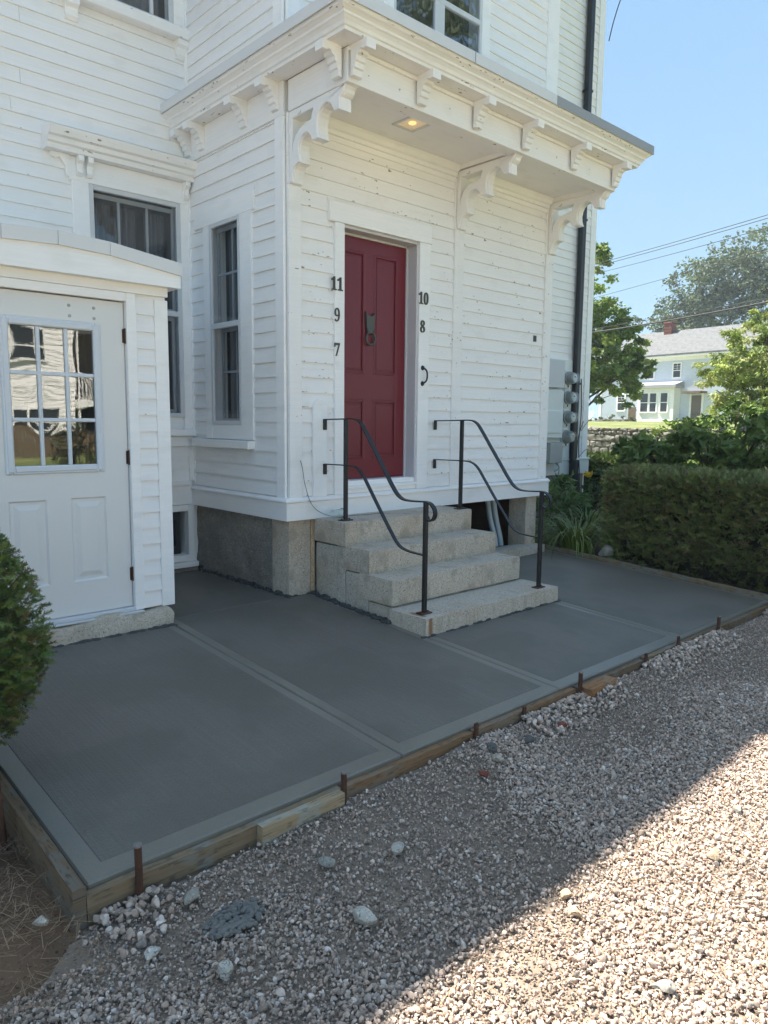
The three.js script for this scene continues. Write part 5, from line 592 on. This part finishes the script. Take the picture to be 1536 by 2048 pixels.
{ const t = thing('hedge_shoot', 'lime green leafy shoot standing out of the hedge top at the right', 'plant', [4.25, 0.85, 2.62]); const L = []; for (let i = 0; i < 7; i++) { const a = i * 0.9; L.push({ p: V3(0.02 * Math.cos(a), 0.03 + 0.012 * i, 0.02 * Math.sin(a)), q: upTo(V3(Math.cos(a), 0.25, Math.sin(a)), 0), s: V3(1, 1, 1).multiplyScalar(rr(0.8, 1.2)), c: lin(0.22, 0.42, 0.08) }); } inst('leaves', leafGeo(0.16, 0.11, 0.15, 0.25), LM, L, t, null); mesh('stem', tube([[0, -0.2, 0], [0.005, -0.05, 0], [0, 0.10, 0]], 0.005, 5), M.bark, t); }

// ---------------------------------------------------------------- far side of the street
{ const t = thing('stone_wall', 'grey fieldstone retaining wall below the sunlit lawn', 'wall', [26.6, -0.2, -13.9]); t.rotation.y = -1.698; seed = 99;
  mesh('backing', box(FR, -12, 14, 0, 1.38, -0.5, -0.1), M.dirt, t);
  for (let y = 0, r = 0; y < 1.30; r++) { const h = rr(0.15, 0.34); let x = -4.5 - rr(0, 0.4); while (x < 5.0) { const w = rr(0.16, 0.66), hh = Math.min(h * rr(0.86, 1.12), 1.42 - y); const g = rough(w - 0.02, hh - 0.02, 0.3, [4, 3, 2], 0.13, x * 3 + r, 0.06, 5); g.rotateZ(rr(-0.09, 0.09)); g.translate(x + w / 2, y + hh / 2, -0.12 + rr(-0.02, 0.02)); mesh('stone', g, M.fieldstone, t); x += w; } y += h; }
  const R = []; for (let y = 0; y < 1.3; y += 0.26) for (const [a, b] of [[-12, -4.5], [5.0, 14]]) for (let x = a; x < b;) { const w = rr(0.25, 0.5); const g = rough(w - 0.02, 0.24, 0.3, [1, 1, 1], 0.04, x, 0.03); g.translate(x + w / 2, y + 0.13, -0.12); R.push(g); x += w; } mesh('stones', R, M.fieldstone, t).userData.kind = 'stuff'; }
const lapBump = tex(8, 64, (u, v) => v, [0.5, 0.115], false);
const farWall = std({ map: T.paint, color: lin(0.70, 0.78, 0.94), roughness: 0.7, bumpMap: lapBump, bumpScale: 0.015 });
function farWindow(h, u0, u1, y0, y1, n, mat = M.trim, cols = 2, rows = 2) { const w = 0.10, m = (y0 + y1) / 2; const f = mesh('window', [box(FR, u0 - w, u0, y0 - w, y1 + w, n, n + 0.06), box(FR, u1, u1 + w, y0 - w, y1 + w, n, n + 0.06), box(FR, u0, u1, y1, y1 + w, n, n + 0.061), box(FR, u0 - 0.05, u1 + 0.05, y0 - w, y0, n, n + 0.09), box(FR, u0, u1, m - 0.03, m + 0.03, n, n + 0.045)], mat, h);
  mesh('pane', [box(FR, u0, u1, y0, m - 0.03, n + 0.01, n + 0.015), box(FR, u0, u1, m + 0.03, y1, n + 0.016, n + 0.02)], std({ color: lin(0.035, 0.04, 0.045), roughness: 0.08 }), f);
  const mu = []; for (let k = 1; k < cols; k++) mu.push(box(FR, u0 + (u1 - u0) * k / cols - 0.012, u0 + (u1 - u0) * k / cols + 0.012, m + 0.03, y1, n + 0.02, n + 0.03)); for (let k = 1; k < rows; k++) mu.push(box(FR, u0, u1, m + (y1 - m) * k / rows - 0.012, m + (y1 - m) * k / rows + 0.012, n + 0.02, n + 0.031)); if (mu.length) mesh('muntin', mu, mat, f); return f; }
{ const h = thing('far_house', 'pale blue white old house with grey roof and bay window across the street', 'house', [53.5, 1.5, -24.8]); h.rotation.y = -1.698; const Y = (y) => y - 1.5, B = (n, a, m) => mesh(n, box(FR, a[0], a[1], Y(a[2]), Y(a[3]), a[4], a[5]), m, h);
  B('wall', [-5.2, 16, 1.2, 6.75, -10, 0], farWall); B('corner_board', [-5.22, -5.0, 1.2, 6.4, 0, 0.04], M.trim); B('frieze', [-5.2, 16, 6.36, 6.74, 0.0, 0.06], M.trim); B('foundation', [-5.25, 16.1, 1.0, 1.75, -9.9, 0.05], M.fieldstone);
  mesh('roof', prism(FR, [[0.45, Y(6.74)], [0.45, Y(6.86)], [-5, Y(9.35)], [-10.45, Y(6.86)], [-10.45, Y(6.74)], [-5, Y(9.2)]], -5.5, 16.3), M.shingle, h); B('eave', [-5.5, 16.3, 6.62, 6.735, 0.06, 0.43], M.trim);
  const c = B('chimney', [-2.08, -1.38, 7.9, 9.95, -4.9, -4.2], M.brick); for (let r = 0; r < 18; r++) { const g = []; for (let k = 0; k < 4; k++) g.push(box(FR, -2.085 + k * 0.178 + (r % 2) * 0.05, -2.085 + k * 0.178 + 0.16 + (r % 2) * 0.05, Y(8.35 + r * 0.086), Y(8.35 + r * 0.086 + 0.07), -4.2, -4.185)); mesh('brick_course', g, r % 3 ? M.brick : M.rust, c); } mesh('chimney_cap', box(FR, -2.14, -1.32, Y(9.9), Y(10.02), -4.96, -4.14, 0.02), M.brick, c); mesh('lead_flashing', box(FR, -2.2, -1.26, Y(8.22), Y(8.36), -4.3, -3.95), M.flashGrey, c);
  for (const [a, b, y0, y1] of [[-0.62, 0.06, 5.05, 6.12], [1.84, 2.46, 5.05, 6.10], [-3.3, -2.62, 5.0, 6.05], [-3.28, -2.60, 2.5, 3.78], [5.6, 6.25, 5.05, 6.1], [9.6, 10.25, 5.05, 6.1]]) farWindow(h, a, b, Y(y0), Y(y1), 0.0, M.trim, 2, 3);
  const by = mesh('bay', [prism((u, v, n) => [n, v, u], [[-0.72, Y(1.4)], [2.55, Y(1.4)], [2.55, Y(4.2)], [-0.72, Y(4.2)]], 0.0, 0.85)], M.trim, h); mesh('bay_roof', [prism((u, v, n) => [n, v, u], [[-1.0, Y(4.2)], [2.85, Y(4.2)], [2.85, Y(4.42)], [-1.0, Y(4.42)]], 0.0, 1.15), prism(FR, [[0.0, Y(4.43)], [1.15, Y(4.43)], [0.0, Y(4.75)]], -0.95, 2.8)], M.flashGrey, by);
  for (const [a, b] of [[-0.42, 0.26], [0.44, 1.02], [1.42, 2.02]]) farWindow(h, a, b, Y(2.35), Y(3.8), 0.85, M.trim, 1, 1);
  B('door_hood', [3.2, 4.8, 3.75, 3.9, 0, 0.9], M.woodOld); mesh('side_door', [box(FR, 3.55, 4.4, Y(1.5), Y(3.6), 0.0, 0.04)], M.darkWood, h); mesh('door_trim', [box(FR, 3.4, 3.55, Y(1.5), Y(3.75), 0, 0.07), box(FR, 4.4, 4.55, Y(1.5), Y(3.75), 0, 0.07)], M.trim, h); }
{ const t = thing('wood_screen', 'brown wooden screen panel standing beside the far bay window', 'fence', [53.7, 1.5, -25.6]); t.rotation.y = -1.698; for (let k = 0; k < 5; k++) mesh('plank', box(FR, -0.40 + k * 0.145, -0.40 + k * 0.145 + 0.135, 0, 1.22, 1.4, 1.44), M.woodOld, t); mesh('rail', [box(FR, -0.42, 0.34, 0.2, 0.3, 1.36, 1.4), box(FR, -0.42, 0.34, 0.9, 1.0, 1.36, 1.4)], M.woodOld, t); }
{ const t = thing('picket_fence', 'white picket railing left of the far house', 'fence', [53.5, 1.5, -24.8]); t.rotation.y = -1.698; for (let k = 0; k < 16; k++) mesh('picket', box(FR, -8.4 + k * 0.19, -8.33 + k * 0.19, 0, 0.95, 0.4, 0.43), M.trim, t); mesh('rail', [box(FR, -8.5, -5.3, 0.2, 0.28, 0.36, 0.4), box(FR, -8.5, -5.3, 0.75, 0.83, 0.36, 0.4)], M.trim, t); }
shrub('far_shrub', 'dark foundation shrubs below the far house wall', [51.5, 1.45, -26.5], [[51.6, 1.75, -27.8, 0.6, 0.4, 0.9, 300], [51.8, 1.7, -25.9, 0.5, 0.35, 0.8, 250], [51.2, 1.7, -30.2, 0.7, 0.5, 1.0, 300]], leafGeo(0.16, 0.1), 1, [lin(0.07, 0.10, 0.04), lin(0.1, 0.13, 0.05)]);
tree('shade_tree', 'dark tree in the gap left of the far house', 'tree', [66, 1.5, -44], 0.4, [66, 8, -44], [[64, 5.5, -46, 3, 3, 3, 1400], [67, 6.5, -42, 3, 3.5, 3, 1400], [63, 3.4, -43, 2.2, 1.8, 2.6, 900]], leafGeo(0.34, 0.22), 1, G4);
const wireAt = (label, a, b, r, sag) => { const A = V3(...a), B = V3(...b), D = B.clone().sub(A), p = []; for (let k = 0; k <= 16; k++) { const f = -2.2 + k / 16 * 5.2, q = A.clone().addScaledVector(D, f); q.y += sag * ((f - 0.5) ** 2 - 0.25); p.push(q.toArray()); } tag(mesh('utility_wire', tube(p, r, 5, 40), M.wire), label, 'wire'); };
wireAt('uppermost of the thin wires crossing the sky at right', [19.69, 6.93, -8.95], [16.14, 6.53, -2.56], 0.009, 0.06);
wireAt('thin wire close below the uppermost wire', [19.69, 6.84, -8.95], [16.14, 6.45, -2.56], 0.009, 0.06);
wireAt('thin wire below the close pair of wires', [19.92, 6.68, -8.7], [16.12, 6.22, -2.53], 0.008, 0.06);
wireAt('faint wire ending near the tall grey green tree', [20.18, 6.01, -8.34], [15.97, 5.76, -1.9], 0.007, 0.05);
wireAt('thin grey wire just above the thick black cable', [19.54, 4.70, -8.71], [15.99, 4.50, -2.36], 0.008, 0.08);
wireAt('thick black cable passing in front of the far chimney', [19.32, 4.53, -8.89], [15.65, 4.32, -2.64], 0.022, 0.10);
tag(mesh('service_wire', tube([[6.86, 7.05, -1.46], [6.95, 7.35, -1.45], [7.1, 7.75, -1.42], [7.35, 8.2, -1.4], [7.8, 8.7, -1.3]], 0.008, 5), M.wire), 'dark service wire leaving the upper right corner of the house', 'wire');

// ---------------------------------------------------------------- what the entry door and the upper panes mirror: the place across the driveway
{ const h = thing('neighbour_house', 'white clapboard house across the driveway seen in the entry door panes', 'house', [5.6, -0.2, 26]); h.rotation.y = Math.PI; const c = [], F2 = FR;
  mesh('wall', box(FR, -2.0, 12, 0, 6.0, -8, 0), M.trim, h); for (let v = 0.5; v < 5.9; v += 0.2) c.push(prism(FR, [[0, v], [0.035, v], [0.008, v + 0.205], [0, v + 0.205]], -2.0, 12)); mesh('clapboards', c, M.paint, h).userData.kind = 'stuff';
  mesh('roof', prism(FR, [[0.5, 6.0], [0.5, 6.15], [-4, 8.6], [-8.5, 6.15], [-8.5, 6.0]], -2.4, 12.4), M.shingle, h);
  for (const [a, b, y0, y1] of [[-0.35, 0.35, 3.75, 5.0], [-1.15, -0.6, 3.75, 5.0], [3.6, 4.4, 3.75, 5.0], [-0.55, 0.35, 0.8, 2.1], [-1.35, -0.75, 0.8, 2.1], [3.6, 4.6, 0.8, 2.1]]) farWindow(h, a, b, y0, y1, 0.036, M.trim, 1, 1);
  mesh('porch', [box(FR, -7.5, -2.0, 2.0, 2.35, -5, 0.6), box(FR, -7.5, -2.0, 5.4, 5.7, -5, 0.8), box(FR, -7.5, -2.0, 3.2, 3.3, 0.5, 0.6)], M.trim, h); for (let k = 0; k < 36; k++) mesh('baluster', box(FR, -7.45 + k * 0.15, -7.40 + k * 0.15, 2.35, 3.2, 0.53, 0.58), M.trim, h); mesh('porch_wall', box(FR, -7.5, -2.0, 0, 5.4, -5.4, -5.0), M.darkWood, h); for (const u of [-7.45, -4.8, -2.2]) mesh('post', box(FR, u, u + 0.14, 0, 5.4, 0.42, 0.56), M.trim, h); }
{ const t = thing('board_fence', 'weathered board fence across the driveway seen in the door panes', 'fence', [4, 0.1, 18.5]), P = []; for (let k = 0; k < 150; k++) { const h = rr(0.88, 0.94); P.push(box(FR, -10 + k * 0.15, -10 + k * 0.15 + 0.135, 0, h, rr(-0.01, 0.01), 0.025)); } mesh('planks', P, M.woodOld, t).userData.kind = 'stuff'; }
shrub('yard_shrub', 'dark round shrub before the board fence across the driveway', [4.4, 0.0, 15.5], [[4.4, 0.7, 15.5, 0.9, 0.7, 0.8, 1600]], leafGeo(0.12, 0.06), 1, [lin(0.06, 0.085, 0.03), lin(0.09, 0.075, 0.035)]);
tree('shade_tree', 'tall leafy tree mirrored in the upper window panes', 'tree', [21, 0, 19], 0.45, [21, 15, 19], [[19, 15.5, 18, 3.4, 3, 3.4, 1700], [23, 14, 21, 3.6, 3.4, 3.6, 1700], [20.5, 18.5, 20, 3.4, 2.6, 3.4, 1500], [25, 17.5, 17, 3, 2.6, 3, 1300], [17, 11.5, 21, 3, 2.6, 3, 1300]], leafGeo(0.34, 0.22), 1, G2);

scene.fog = new THREE.FogExp2(new THREE.Color(0.80, 0.90, 1.0), 0.0009);
renderer.render(scene, camera);
